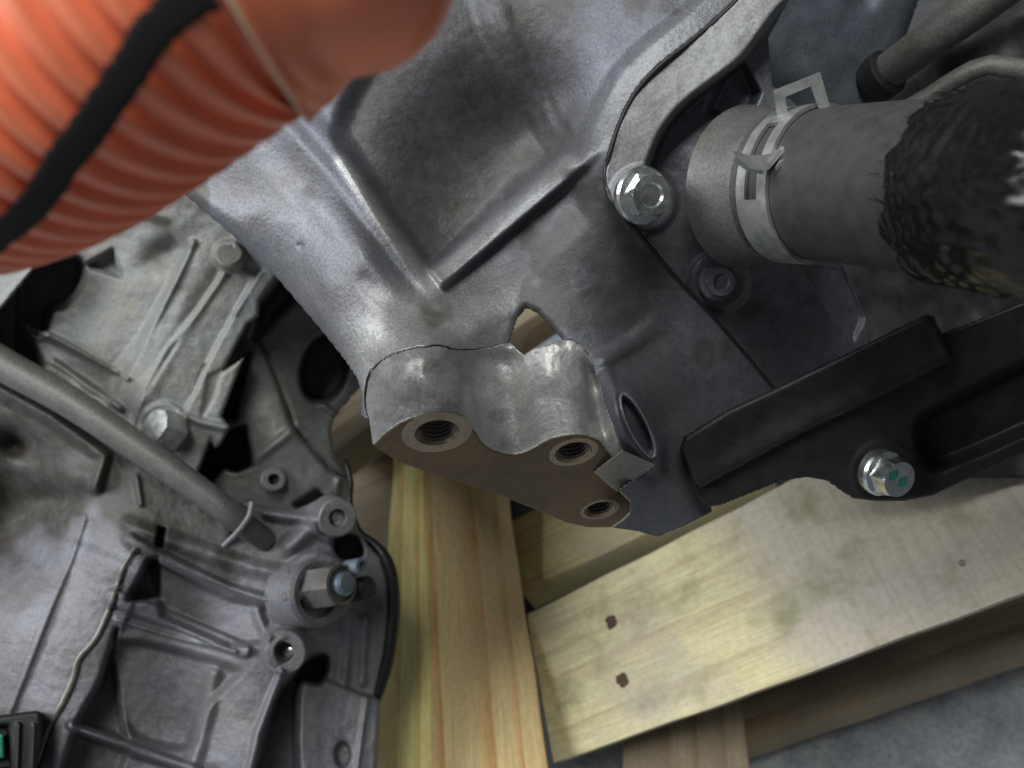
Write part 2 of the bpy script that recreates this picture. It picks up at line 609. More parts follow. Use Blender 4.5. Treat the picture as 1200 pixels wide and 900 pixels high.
def relief(name, poly, dfun, mat, parent, step=2.5, thick=6.0, holes=(), edge=(0.0, 0.0), matfun=None, smooth_angle=None, stain=None, bare_glint=None):
    """closed solid: front surface shaped by dfun inside the outline, walls and a back"""
    polys = [np.asarray(poly, float)] + [np.asarray(h, float) for h in holes]
    lo, hi = polys[0].min(0) - step, polys[0].max(0) + step
    gx, gy = np.meshgrid(np.arange(lo[0], hi[0] + step, step), np.arange(lo[1], hi[1] + step, step))
    ny_, nx_ = gx.shape
    px, py = gx.ravel(), gy.ravel()
    sd, bx, by = poly_sd(px, py, polys[0])
    for h in polys[1:]:
        s2, hx, hy = poly_sd(px, py, h)
        k = -s2 > sd
        sd = np.where(k, -s2, sd); bx = np.where(k, hx, bx); by = np.where(k, hy, by)
    keep = sd < 0.55 * step
    snap = keep & (sd > -0.55 * step)
    px = np.where(snap, bx, px); py = np.where(snap, by, py)
    sd = np.where(snap, 0.0, sd)
    K = keep.reshape(ny_, nx_)
    cells = K[:-1, :-1] & K[1:, :-1] & K[:-1, 1:] & K[1:, 1:]
    ii, jj = np.nonzero(cells)
    a = ii * nx_ + jj
    quads = np.stack([a, a + nx_, a + nx_ + 1, a + 1], 1)
    used = np.unique(quads)
    idx = np.full(px.size, -1); idx[used] = np.arange(used.size)
    quads = idx[quads]
    px, py, sd = px[used], py[used], sd[used]
    D = sum(wt * dfun(px + ox * step, py + oy * step) for ox, oy, wt in ((0, 0, .28), (.55, .55, .18), (-.55, .55, .18), (.55, -.55, .18), (-.55, -.55, .18)))
    if edge[0] > 0:
        t = np.clip(1 + sd / edge[0], 0, 1)
        D = D + edge[1] * (1 - np.sqrt(np.maximum(0, 1 - t * t)))
    n = used.size
    # border edges
    e = np.concatenate([quads[:, [0, 1]], quads[:, [1, 2]], quads[:, [2, 3]], quads[:, [3, 0]]])
    key = np.sort(e, 1)
    _, inv, cnt = np.unique(key[:, 0] * (n + 1) + key[:, 1], return_inverse=True, return_counts=True)
    be = e[cnt[inv] == 1]
    front = PC(px, py, D)
    back = PC(px, py, D + thick)
    vs = to_world(np.concatenate([front, back]))
    walls = np.stack([be[:, 1], be[:, 0], be[:, 0] + n, be[:, 1] + n], 1)
    faces = np.concatenate([quads, quads[:, ::-1] + n, walls])
    v = vs - root_loc(parent)
    me = bpy.data.meshes.new(name)
    me.vertices.add(len(v)); me.vertices.foreach_set('co', v.astype(np.float32).ravel())
    me.loops.add(faces.size); me.loops.foreach_set('vertex_index', faces.astype(np.int32).ravel())
    me.polygons.add(len(faces))
    me.polygons.foreach_set('loop_start', np.arange(0, faces.size, 4, dtype=np.int32))
    try:
        me.polygons.foreach_set('loop_total', np.full(len(faces), 4, np.int32))
    except Exception:
        pass
    me.polygons.foreach_set('use_smooth', np.array([True] * (2 * len(quads)) + [False] * len(walls)))
    mats = mat if isinstance(mat, (list, tuple)) else [mat]
    for m_ in mats:
        me.materials.append(M[m_])
    if matfun is not None:
        cx, cy = px[quads].mean(1), py[quads].mean(1)
        mi = matfun(cx, cy).astype(np.int32)
        me.polygons.foreach_set('material_index', np.concatenate([mi, mi, np.zeros(len(walls), np.int32)]))
    me.update(calc_edges=True); me.validate()
    if stain is not None:
        at = me.attributes.new('oil_stain', 'FLOAT', 'POINT')
        s_ = np.clip(stain(px, py), 0, 1).astype(np.float32)
        at.data.foreach_set('value', np.concatenate([s_, s_]))
    if bare_glint is not None:
        at = me.attributes.new('bare_metal_glint', 'FLOAT', 'POINT')
        s_ = np.clip(bare_glint(px, py), 0, 1).astype(np.float32)
        at.data.foreach_set('value', np.concatenate([s_, s_]))
    o = bpy.data.objects.new(name, me)
    COL.objects.link(o)
    o.parent = parent
    bm = bmesh.new(); bm.from_mesh(me)
    bmesh.ops.dissolve_degenerate(bm, dist=1e-6, edges=bm.edges)
    bm.to_mesh(me); bm.free()
    return o


def bolt(name, c, axis, rf, rh, hh, parent, mat='zinc', recess=True, hf=1.6, label=None):
    """flanged hexagon bolt, head only (its shank sits inside the casting)"""
    prof = [(rf * .98, -2.0), (rf, 0), (rf, hf * .5), (rf * .93, hf), (rh * 1.06, hf * 1.25), (rh * 1.04, hf + hh * .8), (rh * .93, hf + hh)]
    hx = [4, 5]
    if recess:
        prof += [(rh * .58, hf + hh), (rh * .5, hf + hh - .9)]
    o = lathe(name, c, axis, prof, mat, parent, n=48, hexes=hx, angle=28)
    if label:
        o['label'] = label
    return o


def ring_hole(name, c, axis, prof, mat, parent, n=40):
    return lathe(name, c, axis, prof, mat, parent, n=n, cap0=False, cap1=False, angle=40)


# ================================================================== the setting
fl = mesh_obj("floor", np.array([[-3, -3, 0], [3, -3, 0], [3, 3, 0], [-3, 3, 0]], float), [(0, 1, 2, 3)], 'concrete', None, False)
tag(fl, kind='structure')

# ================================================================== wooden pallet
pal_base = GW(700, 800, 0.0)
pallet = thing("wooden_pallet", pal_base, "pale pine pallet of stained planks under the castings", "pallet")


def timber(name, corners, thick, mat, parent, bevel=1.2, seed=0):
    """a sawn board: corners = four (px, py, depth) of its seen face, first two along one end-to-end edge"""
    c = [Vector(PW(*q)) for q in corners]
    mid0, mid1 = (c[0] + c[3]) / 2, (c[1] + c[2]) / 2
    X = (mid1 - mid0).normalized()
    Yd = ((c[3] + c[2]) / 2 - (c[0] + c[1]) / 2)
    Z = X.cross(Yd).normalized()
    if Z.dot(Vector(CAMLOC / 1000) - mid0) < 0:
        Z = -Z
    Y = Z.cross(X)
    R = Matrix((X, Y, Z)).transposed()
    Ri = R.inverted()
    L = [Ri @ (q - mid0) for q in c]
    for q in L:
        q.z = 0
    me = bpy.data.meshes.new(name)
    bm = bmesh.new()
    t = thick / 1000
    top = [bm.verts.new(q) for q in L]
    bot = [bm.verts.new((q.x, q.y, -t)) for q in L]
    bm.faces.new(top)
    bm.faces.new(bot[::-1])
    for i in range(4):
        j = (i + 1) % 4
        bm.faces.new((top[j], top[i], bot[i], bot[j]))
    bmesh.ops.recalc_face_normals(bm, faces=bm.faces)
    bmesh.ops.subdivide_edges(bm, edges=[e for e in bm.edges if e.calc_length() > 0.12], cuts=14, use_grid_fill=True)
    rr = random.Random(seed + 3)
    ph = rr.random() * 9
    for v in bm.verts:                                   # sawn edges are never quite straight
        v.co.y += 0.0004 * math.sin(v.co.x * 31 + ph) + 0.0003 * math.sin(v.co.x * 97 + ph * 2)
        v.co.z += 0.0006 * math.sin(v.co.x * 43 + ph * 3)
    sel = [e for e in bm.edges if len(e.link_faces) == 2 and e.calc_face_angle(0) > 0.8]
    bmesh.ops.bevel(bm, geom=sel, offset=bevel / 1000, segments=2, affect='EDGES', profile=0.6)
    bm.to_mesh(me); bm.free()
    me.polygons.foreach_set('use_smooth', [True] * len(me.polygons))
    me.materials.append(M[mat])
    o = bpy.data.objects.new(name, me)
    COL.objects.link(o)
    o.parent = parent
    o.location = mid0 - Vector(root_loc(parent))
    o.rotation_euler = R.to_euler()
    return sharp(o, 30)


def ext(a, b, k):
    """point (px, py, depth) on the straight line a-b carried on to k times its length"""
    A, B = PC(*a), PC(*b)
    q = A + (B - A) * k
    return (600 + F * q[0] / -q[2], 450 - F * q[1] / -q[2], -q[2])


timber("post", [(500, 520, 575), (506, 950, 424), (649, 950, 424), (588, 520, 575)], 60, 'post', pallet, seed=1)
timber("batten", [(457, 520, 592), (441, 950, 462), (503.5, 950, 430), (498, 520, 580)], 40, 'batten', pallet, seed=2)
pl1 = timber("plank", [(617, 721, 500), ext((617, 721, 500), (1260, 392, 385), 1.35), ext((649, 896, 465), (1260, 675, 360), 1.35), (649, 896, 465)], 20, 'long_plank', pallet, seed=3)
timber("plank", [(598, 610, 580), (880, 470, 560), (905, 556, 505), (610, 693, 532)], 24, 'plank', pallet, seed=4)
timber("plank", [(340, 500, 600), (640, 300, 690), (672, 342, 630), (372, 541, 548)], 26, 'plank2', pallet, seed=5)
timber("plank", [(830, 802, 600), ext((830, 802, 600), (1260, 655, 560), 1.5), ext((862, 880, 548), (1260, 742, 515), 1.5), (862, 880, 548)], 14, 'plank2', pallet, seed=6)
timber("block", [(732, 820, 520), (728, 960, 440), (884, 960, 440), (868, 800, 525)], 70, 'plank2', pallet, seed=7)
timber("plank", [(330, 585, 640), (470, 520, 640), (470, 650, 590), (330, 720, 590)], 25, 'plank2', pallet, seed=8)
_pf = plane3((617, 721, 500), (1260, 392, 385), (649, 896, 465))
_pn = np.cross(PC(1260, 392, 385) - PC(617, 721, 500), PC(649, 896, 465) - PC(617, 721, 500))
_pn = _pn / np.linalg.norm(_pn)
if _pn[2] < 0:
    _pn = -_pn
for nx_, ny_, nr in ((716, 729, 2.9), (729, 797, 3.0), (778, 664, 1.2), (1128, 660, 1.3)):
    d_ = float(_pf(nx_, ny_))
    c_ = PC(nx_, ny_, d_)
    # sunken rusty nail head in a torn, ragged dent
    uu, ww, aa = frame_of(_pn)
    rn = random.Random(int(nx_))
    vs, fs = [], []
    NN = 18
    for r_, h_ in ((1.25, 0.06), (0.95, 0.22), (0.72, -0.25), (0.5, -0.1)):
        for k in range(NN):
            t = 2 * math.pi * k / NN
            j_ = 1 + rn.uniform(-.22, .25) * (1 if r_ > .8 else .3)
            vs.append(c_ + aa * h_ + nr * r_ * j_ * (math.cos(t) * uu + math.sin(t) * ww))
    for i in range(3):
        for k in range(NN):
            fs.append((i * NN + k, i * NN + (k + 1) % NN, (i + 1) * NN + (k + 1) % NN, (i + 1) * NN + k))
    fs.append(tuple(range(3 * NN, 4 * NN)))
    recalc(mesh_obj("nail", to_world(np.array(vs)), fs, 'nail', pallet))


# ================================================================== transmission with the cracked mount
trans = thing("transmission", PW(700, 520, 330), "grey cast aluminium transmission with cracked three-hole mounting lug", "transmission")
LUG_N = np.array([0.15, -0.79, 0.595]); LUG_N /= np.linalg.norm(LUG_N)
LUG_P = PC(512, 507, 240)
face_d = plane_d(LUG_P, LUG_N)
VP = np.array([600 + F * (LUG_N[0] / -LUG_N[2]), 450 - F * (LUG_N[1] / -LUG_N[2])])   # vanishing point of the lug's draw direction
TOP = catmull([(425, 530), (437, 522), (455, 506), (476, 493), (500, 486.5), (524, 487), (545, 494), (557, 507), (566, 520), (582, 529), (602, 533),
               (621, 528), (640, 517), (660, 511), (683, 510), (702, 517), (714, 532), (735, 548), (790, 575)], 6)


def lug_wall(px, py):
    """wall of the lug: lines along the draw direction through its face outline"""
    ang_t = np.arctan2(TOP[:, 0] - VP[0], TOP[:, 1] - VP[1])
    ang = np.arctan2(px - VP[0], py - VP[1])
    qx, qy = np.interp(ang, ang_t, TOP[:, 0]), np.interp(ang, ang_t, TOP[:, 1])
    X0 = PC(qx, qy, face_d(qx, qy))
    # point X0 - s*n seen at height py:  y/d = ty
    ty = -(py - 450) / F
    # (y0 - s ny) = ty * (-(z0 - s nz))
    s = (X0[..., 1] + ty * X0[..., 2]) / (LUG_N[1] + ty * LUG_N[2])
    return -(X0[..., 2] - s * LUG_N[2])


_w = lambda x, y, o=0: (x, y, float(lug_wall(np.array([x * 1.0]), np.array([y * 1.0]))[0]) + o)
ctrl = [(150, 150, 300), (240, 245, 285), (300, 250, 280), (330, 330, 285), (380, 330, 268), (400, 420, 268), (300, 150, 288), (380, 240, 273), (420, 330, 263),
        (430, 280, 268), (470, 360, 262), (424, 450, 262),
        _w(440, 430, 4), _w(480, 425), _w(515, 420), _w(560, 425), _w(600, 430), _w(640, 425), _w(675, 440),
        (520, 360, 271), (560, 385, 268), (590, 340, 278), (640, 345, 277), (450, 130, 272), (520, 60, 270), (560, 200, 288), (600, 100, 281), (500, 260, 283), (640, 220, 281), (640, 160, 287),
        (655, 110, 280), (695, 60, 267), (690, 180, 264), (715, 215, 264), (700, 290, 272), (740, 330, 280), (700, 380, 276), (760, 400, 287), (820, 440, 297), (850, 420, 300),
        (775, 490, 286), (800, 540, 296), (770, 600, 292), (720, 600, 283), (726, 490, 260), (785, 450, 289), (742, 452, 270), (782, 535, 289), (830, 600, 305),
        (720, 20, 264), (800, -30, 262), (600, -60, 274), (400, 0, 275)]
case_base = tps(ctrl)
PART = catmull([(905, -60), (868, -8), (838, 22), (805, 50), (772, 76), (745, 105), (726, 140), (714, 175), (708, 205), (716, 235), (738, 262), (760, 288), (785, 318), (830, 366), (870, 412), (908, 458)], 6)


SIL = [(120, 130), (205, 218), (236, 245), (285, 287), (330, 332), (375, 385), (405, 423), (419, 444), (424, 460), (423, 488)]
OV = (747, 499, math.radians(64))


def case_d(px, py):
    m = Depth(px, py, case_base(px, py))
    # pocket between the ribs
    pocket = catmull([(415, 185), (400, 140), (440, 60), (500, -60), (590, -60), (585, 10), (610, 70), (640, 130), (662, 178), (610, 220), (555, 275), (508, 322), (470, 275)], 5, True)
    m.step(pocket, 7.0, 34)
    # spine beside the pocket, its crest catching the window
    m.ridge([(330, 110), (400, 190), (440, 248), (478, 300), (505, 336), (545, 378)], (26, 20), (3.0, 4.6), fade=(0, 0.3))
    m.ridge([(300, 150), (390, 250), (462, 345), (488, 380)], (34, 26), (1.6, 2.6), fade=(0, 0.35))
    m.ridge([(430, 330), (480, 372), (540, 392)], 20, -1.0)
    # diagonal rib
    m.ridge([(508, 330), (560, 288), (615, 240), (668, 194), (704, 160)], (20, 25), (8.5, 7.5), 0.36, -0.15, fade=(0.03, 0.3))
    m.ridge([(548, 352), (605, 302), (672, 244)], (28, 34), -1.2)
    # faint rib running up from its end
    m.ridge([(668, 192), (640, 150), (610, 95), (580, 25), (565, -40)], (20, 28), (4.0, 5.0), 0.1)
    # wall and flange toward the parting line
    dd, tt, side = line_d(px, py, PART)
    m.D -= 4.0 * ss(40, 22, dd) * ss(0.62, 0.42, tt)
    # dirt-filled dimple, cut corner web beside the lug
    m.ridge([(690, 432), (740, 402), (784, 370)], (14, 18), (3.2, 2.4), 0.1, fade=(0.2, 0.4))
    m.bump((742, 432), 24, -3.5)
    # cross boss with its slanted opening
    m.ridge([(712, 440), (720, 485), (734, 535)], (12, 14), (3.0, 3.5), 0.15)
    # rounded outer edge on the side of the gearbox
    dl = line_d(px, py, SIL)[0]
    tq = np.clip(1 - dl / 18.0, 0, 1)
    m.D += (1.0 + 5.0 * ss(465, 400, py)) * (1 - np.sqrt(np.maximum(0, 1 - tq * tq)))
    # worn lip of the broken-out hole
    dh = line_d(px, py, [(597, 401), (606, 374), (617, 361), (630, 367), (645, 384), (658, 398)])[0]
    m.D += 2.6 * np.clip(1 - dh / 9.0, 0, 1) ** 2
    # oval recess of the cross boss
    ca, sa = math.cos(OV[2]), math.sin(OV[2])
    ex, ey = (px - OV[0]) * ca + (py - OV[1]) * sa, -(px - OV[0]) * sa + (py - OV[1]) * ca
    m.D -= 7.0 * ss(1.55, 0.95, np.hypot(ex / 46, ey / 16))
    m.D += 7.0 * ss(1.0, 0.86, np.hypot(ex / 41, ey / 10.5))
    m.bump((352, 288), 3.0, -1.2)
    m.rough(26, 0.12, 1).rough(9, 0.07, 2).rough(60, 0.15, 3)
    return m.D


CRACK = np.array([(433, 493), (429, 480), (428.5, 466), (431, 448), (437, 433), (446, 424), (455, 418), (464, 414), (471, 411.5), (482, 408.5), (492, 406), (499, 406.5), (506, 404.5), (513, 404), (521, 405.5),
                  (528, 408), (537, 409.5), (548, 409), (558, 409.5), (566, 408), (575, 407), (586, 404), (597, 401)])
crack_w = np.array([0.0, .12, .2, .15, .1, .05, .05, .2, .6, .9, .8, 1.2, 1.3, 1.5, 1.3, 1.5, 1.2, 1.3, .8, .4, .1, .0, .0])
HOLE_UP = [(606, 374), (617, 361), (630, 367), (645, 384), (658, 398)]
HOLE_LO = [(658, 398), (640, 405), (626, 408), (614, 416), (597, 401)]
LUG_RIGHT = [(672, 399), (690, 415), (701, 440), (710, 475), (722, 508), (731, 529), (697, 553)]
case_outer = ([(140, -70), (120, 130), (205, 218), (236, 245), (285, 287), (330, 332), (375, 385), (405, 423), (419, 444), (424, 460), (423, 488), (430, 491)]
              + [(x, y) for x, y in CRACK] + HOLE_UP + LUG_RIGHT[:-1]
              + [(768, 545), (724, 574), (738, 588), (738, 600), (728, 610), (716, 618), (745, 622), (771, 629), (800, 617), (834, 600), (830, 560), (880, 500), (905, 462)]
              + [(x, y) for x, y in PART[::-1]] + [(905, -70)])


def case_mat(cx, cy):
    dd, tt, side = line_d(cx, cy, PART)
    return ((dd < 24) & (tt < 0.46)).astype(int)


POCKET = [(415, 185), (395, 140), (440, 40), (500, -60), (690, -60), (675, 60), (668, 178), (610, 222), (555, 277), (508, 324), (470, 275)]


def case_stain(px, py):
    """oily grime: a speckled film in the pocket, patches on the lower flank"""
    n = vnoise(px / 46, py / 46, 3) + 0.5 * vnoise(px / 15, py / 15, 4)
    patch = ss(0.0, 0.5, n - 0.55 + 0.8 * np.exp(-((px - 720) / 130) ** 2 - ((py - 350) / 150) ** 2) + 0.7 * np.exp(-((px - 780) / 60) ** 2 - ((py - 590) / 50) ** 2))
    film = ss(24, -24, poly_sd(px, py, POCKET)[0] + 14 * n) * (0.74 + 0.2 * vnoise(px / 6, py / 6, 1) + 0.2 * n)
    low = 0.35 * ss(60, -30, poly_sd(px, py, [(560, 330), (690, 210), (780, 330), (900, 460), (830, 600), (760, 470), (690, 380)])[0] + 20 * n)
    off_crest = ss(8, 24, line_d(px, py, [(508, 330), (560, 288), (615, 240), (668, 194), (690, 172)])[0])  # film thinned along the rib, painting its lit crest lighter
    return np.maximum(np.maximum(0.8 * patch, film), low) * (0.15 + 0.85 * off_crest)


relief("main_case", case_outer, case_d, ['case', 'flange'], trans, 2.0, 12.0, bare_glint=lambda px, py: 1.0 * ss(110, 10, line_d(px, py, CRACK[8:])[0]) * ss(660, 560, px) + 0.16 * ss(10, -50, poly_sd(px, py, [(150, 120), (330, 120), (420, 235), (505, 345), (560, 400), (430, 460), (200, 240)])[0]) + 0.5 * ss(16, 3, line_d(px, py, [(512, 326), (560, 284), (615, 236), (668, 190)])[0]) + 0.7 * ss(14, 2, line_d(px, py, [(400, 190), (440, 248), (478, 300), (508, 340)])[0]) + 0.3 * ss(50, 15, line_d(px, py, PART)[0]) * ss(250, 120, py), stain=case_stain)  # pale lines along rib and spine crests are painted-in highlights

# ---- the broken lug
lug_crack = CRACK + np.stack([np.zeros(len(CRACK)), crack_w], 1)
lug_crack[:6] = CRACK[:6] + np.stack([crack_w[:6], np.zeros(6)], 1)
TOPV = [(437, 522)]
TI = [tuple(q) for q in TOP if 437 <= q[0] <= 713]
lug_poly = ([tuple(q) for q in lug_crack] + [(614, 416), (626, 408), (640, 405), (658, 398)] + LUG_RIGHT[:-1] + [(718, 536)] + TI[::-1])
face_poly = TI + [(716, 536), (697, 553), (724, 574), (738, 588), (738, 600), (728, 610), (716, 618), (690, 618), (662, 612), (620, 594), (580, 578), (540, 565), (500, 553), (466, 541)]


def lug_d(px, py):
    wall = lug_wall(px, py)
    base = case_d(px, py)
    t = ss(470, 408, py) + ss(688, 722, px)
    t = np.clip(t, 0, 1)
    top = wall * (1 - t) + base * t
    m = Depth(px, py, top)
    m.rough(14, 0.22, 4).rough(5, 0.10, 5)
    top = m.D
    f = face_d(px, py)
    k = 0.5
    h = np.clip(0.5 + 0.5 * (top - f) / k, 0, 1)
    out = f * (1 - h) + top * h + k * h * (1 - h)
    return out


HOLES = [((512, 507), 5.9, 10.6), ((672, 530), 5.4, 8.2), ((703, 597), 5.2, 7.4)]


def circ_px(c, r, n=40):
    c3 = PC(c[0], c[1], float(face_d(c[0], c[1])))
    u, w, a = frame_of(LUG_N)
    q = [c3 + r * (math.cos(t) * u + math.sin(t) * w) for t in np.linspace(0, 2 * math.pi, n, endpoint=False)]
    return np.array([(600 + F * p[0] / -p[2], 450 - F * p[1] / -p[2]) for p in q])


lug = relief("mounting_lug", lug_poly, lug_d, 'case', trans, 1.5, 14.0, bare_glint=lambda px, py: 1.0 - 0.35 * ss(0.1, 0.8, vnoise(px / 18, py / 18, 6) + 0.5 * vnoise(px / 7, py / 7, 7)))
relief("machined_face", face_poly, lug_d, 'machined', lug, 1.5, 12.0, holes=[circ_px(c, r + 0.5) for c, r, _ in HOLES])
for c, r, rs in HOLES:
    c3 = PC(c[0], c[1], float(face_d(c[0], c[1])))
    # turned spot face with chamfer, then the threads
    sf = ring_hole("spot_face", c3, LUG_N, [(rs, -0.3), (rs, 0.10), (r + 0.9, 0.10), (r + 0.2, -0.9)], 'spot', trans, 48)
    prof, z = [(r + 0.2, -0.9)], -0.9
    for k in range(6):
        prof += [(r - 0.7, z - 0.75), (r + 0.05, z - 1.5)]
        z -= 1.5
    ring_hole("thread", c3, LUG_N, prof, 'thread', sf, 40)
    lathe("bore_end", c3 - LUG_N * 9.9, LUG_N, [(r + 0.4, 0), (r + 0.4, 0.4)], 'dark', sf, 32)

# slanted end of the cross boss (freshly cut flat) and its bore
q = [(695, 553), (729, 527), (770, 545), (723, 577)]
qd = [float(face_d(*q[0])) - 1.5, 258.0, 272.0, float(face_d(*q[3])) - 2.0]
qf = tps([(x, y, d) for (x, y), d in zip(q, qd)] + [(730, 551, np.mean(qd))])
relief("boss_end", q, lambda px, py: qf(px, py), 'cut', trans, 1.4, 12.0, edge=(3, 0.8))
_t = np.linspace(0, 2 * math.pi, 60)
_ox = OV[0] + 41 * np.cos(_t) * math.cos(OV[2]) - 10.8 * np.sin(_t) * math.sin(OV[2])
_oy = OV[1] + 41 * np.cos(_t) * math.sin(OV[2]) + 10.8 * np.sin(_t) * math.cos(OV[2])
tube("bore_rim", PC(_ox, _oy, case_d(_ox * 1.0, _oy * 1.0) - 0.1), 0.55, 'flange', trans, 8, cap=False)

# ---- cover beyond the parting line
cov_ctrl = [(712, 200, 269), (772, 80, 267.5), (838, 25, 265.5), (930, -60, 263), (806, 118, 267.5), (848, 86, 265.5), (912, 12, 262.5), (756, 190, 269.5), (760, 260, 275), (800, 330, 287), (860, 400, 298), (905, 455, 304),
            (950, 60, 266), (1000, 420, 313), (1020, 300, 300), (900, 200, 280), (985, -60, 261)]
cov_base = tps(cov_ctrl)
STRIP = catmull([(985, -60), (940, -12), (912, 12), (872, 66), (848, 86), (806, 118), (778, 150), (760, 190), (745, 240)], 5)


def cover_d(px, py):
    m = Depth(px, py, cov_base(px, py))
    dd, tt, side = line_d(px, py, STRIP)
    sd = dd * side
    # raised flange strip next to the sealant line, stepping down to the recess
    m.D += 20.0 * ss(-4, 7, -sd) - 10.0
    # barrel of the hose neck
    m.bump((888, 219), 74, 16, 1.15, 0.1)
    m.disc((754, 234), 34, 3, 10)
    m.disc((842, 330), 30, 3.5, 10)
    # corner tab
    m.step([(846, 92), (868, 72), (888, 108), (868, 150), (830, 130)], 8, 12)
    m.step([(930, 300), (985, 310), (1012, 372), (1000, 398)], 3, 10)
    m.rough(26, 0.25, 6).rough(9, 0.10, 7)
    return m.D


off_part = PART + np.array([2.6, 2.2])
cover_poly = [(x, y) for x, y in off_part] + [(930, 480), (1020, 430), (1014, 372), (990, 312), (965, 280), (1000, 200), (930, 120), (905, 100), (900, 45), (925, 0), (985, -60)]
relief("cover_case", cover_poly, cover_d, ['cover', 'flange'], trans, 2.0, 12.0,
       matfun=lambda cx, cy: ((line_d(cx, cy, STRIP)[0] * line_d(cx, cy, STRIP)[2]) > -3).astype(int))
zp = np.minimum(case_d(PART[:, 0] - 1, PART[:, 1]), cover_d(PART[:, 0] + 3, PART[:, 1] + 2))
tube("sealant_line", PC(PART[:, 0] + 1.4, PART[:, 1] + 1.1, zp + 0.7), 0.85, 'seal', trans, 8)

# jagged fracture seen down inside the crack
_cd = lug_d(CRACK[:, 0], CRACK[:, 1])
_vs = np.concatenate([PC(CRACK[:, 0] - 2, CRACK[:, 1] - 4, _cd + 2.2), PC(CRACK[:, 0] + 3, CRACK[:, 1] + 5, _cd + 2.6)])
_n = len(CRACK)
mesh_obj("fracture_face", to_world(_vs), [(i, i + 1, _n + i + 1, _n + i) for i in range(_n - 1)], 'dark', trans)

ax1 = np.array([0.30, -0.22, 0.93])
bolt("bolt", PC(752, 229, min(float(cover_d(np.array([x_]), np.array([y_]))[0]) for x_, y_ in ((752.0, 229.0), (728.0, 215.0), (735.0, 240.0), (752.0, 205.0))) - 1.0), ax1, 9.2, 6.9, 5.5, trans, 'zinc', label="bright zinc flange bolt beside the parting line")
bolt("bolt", PC(840, 330, float(cover_d(np.array([840.0]), np.array([330.0]))[0]) - 1.0), np.array([0.1, -0.15, 0.98]), 7.2, 5.4, 3.4, trans, 'cover', label="dull oily flange bolt under the hose neck")

# blue-grey housing and dark engine parts behind
relief("rear_housing", catmull([(840, 60), (900, -60), (1075, -60), (1066, 30), (1040, 80), (1000, 170), (880, 170)], 4, True),
       lambda px, py: Depth(px, py, plane3((850, 0, 300), (1070, 0, 318), (950, 160, 322))(px, py)).rough(30, 0.8, 1).bump((1010, -5), 14, -6).D, 'bluecase', trans, 3, 10, edge=(16, 6))


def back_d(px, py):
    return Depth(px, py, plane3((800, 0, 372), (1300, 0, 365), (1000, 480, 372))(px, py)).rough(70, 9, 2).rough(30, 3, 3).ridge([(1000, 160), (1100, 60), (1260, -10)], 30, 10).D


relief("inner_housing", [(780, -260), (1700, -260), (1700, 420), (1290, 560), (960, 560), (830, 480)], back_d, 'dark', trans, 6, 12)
relief("gap_shade_fill", [(470, 480), (700, 450), (860, 520), (860, 660), (640, 760), (585, 720)], lambda px, py: Depth(px, py, plane3((500, 500, 660), (850, 500, 660), (650, 750, 600))(px, py)).rough(40, 4, 2).D, 'dark', trans, 6, 20)  # added dark sheet, makes the gaps between planks read as deep shade


# ================================================================== black steel bracket under the cover
brk = thing("black_bracket", PW(1000, 540, 310), "black steel bracket with block and green-marked bolt above the wooden plank", "bracket")
plate_out = [(806, 548), (850, 505), (930, 470), (1050, 412), (1260, 330), (1600, 196), (1600, 360), (1260, 505), (1200, 531), (1130, 563), (1095, 580), (1060, 587), (1025, 587), (1000, 584), (985, 575),
             (968, 563), (945, 559), (915, 564), (880, 578), (845, 592), (828, 594), (812, 575)]
pl_d = plane3((810, 560, 288), (1200, 430, 262), (1040, 580, 281))


def plate_depth(px, py):
    m = Depth(px, py, pl_d(px, py))
    m.step(catmull([(1078, 500), (1110, 472), (1260, 400), (1500, 300), (1500, 376), (1260, 478), (1130, 535), (1090, 545)], 4, True), 11, 20)
    m.disc((1036, 556), 36, 0.8, 8)
    m.rough(20, 0.3, 4)
    return m.D


relief("plate", plate_out, plate_depth, 'black_steel', brk, 2.0, 5.0, edge=(3, 0.8))
blk_d = plane3((800, 520, 277), (1110, 400, 258), (850, 560, 279))
relief("block", [(797, 524), (801, 512), (852, 480), (905, 456), (1000, 410), (1086, 368), (1094, 370), (1117, 417), (1110, 426), (1040, 462), (940, 508), (850, 556), (822, 572), (813, 566)],
       lambda px, py: Depth(px, py, blk_d(px, py)).ridge([(850, 520), (960, 462), (1090, 400)], 30, -1.2).rough(30, 0.3, 2).D, 'black', brk, 2.0, 16.0, edge=(7, 2.5))
gb_ax = np.array([0.28, -0.20, 0.94])
gb_c = PC(1033, 553, 277)
gb = bolt("bolt", gb_c, gb_ax, 8.4, 6.6, 6.6, brk, 'zinc', recess=False, hf=2.0, label="zinc bolt with two green paint marks")
u_, w_, a_ = frame_of(gb_ax)


_ux = np.array([1.0, 0, 0]) - a_ * a_[0]; _ux /= np.linalg.norm(_ux)
_uy = np.cross(a_, _ux)
for mx_, my_ in ((-2.7, 1.9), (1.4, -0.9)):
    vs = []
    for k, (qx, qy) in enumerate(((-1, -1), (0, -1.1), (1, -0.9), (1.1, 0.2), (0.9, 1), (-0.1, 1.05), (-1.1, 0.8), (-1.0, 0))):
        vs.append(gb_c + a_ * 8.68 + _ux * (mx_ + qx * 1.7) + _uy * (my_ + qy * 1.5 + qx * 0.25))
    mesh_obj("paint_mark", to_world(np.array(vs)), [tuple(range(8))], 'green', gb)

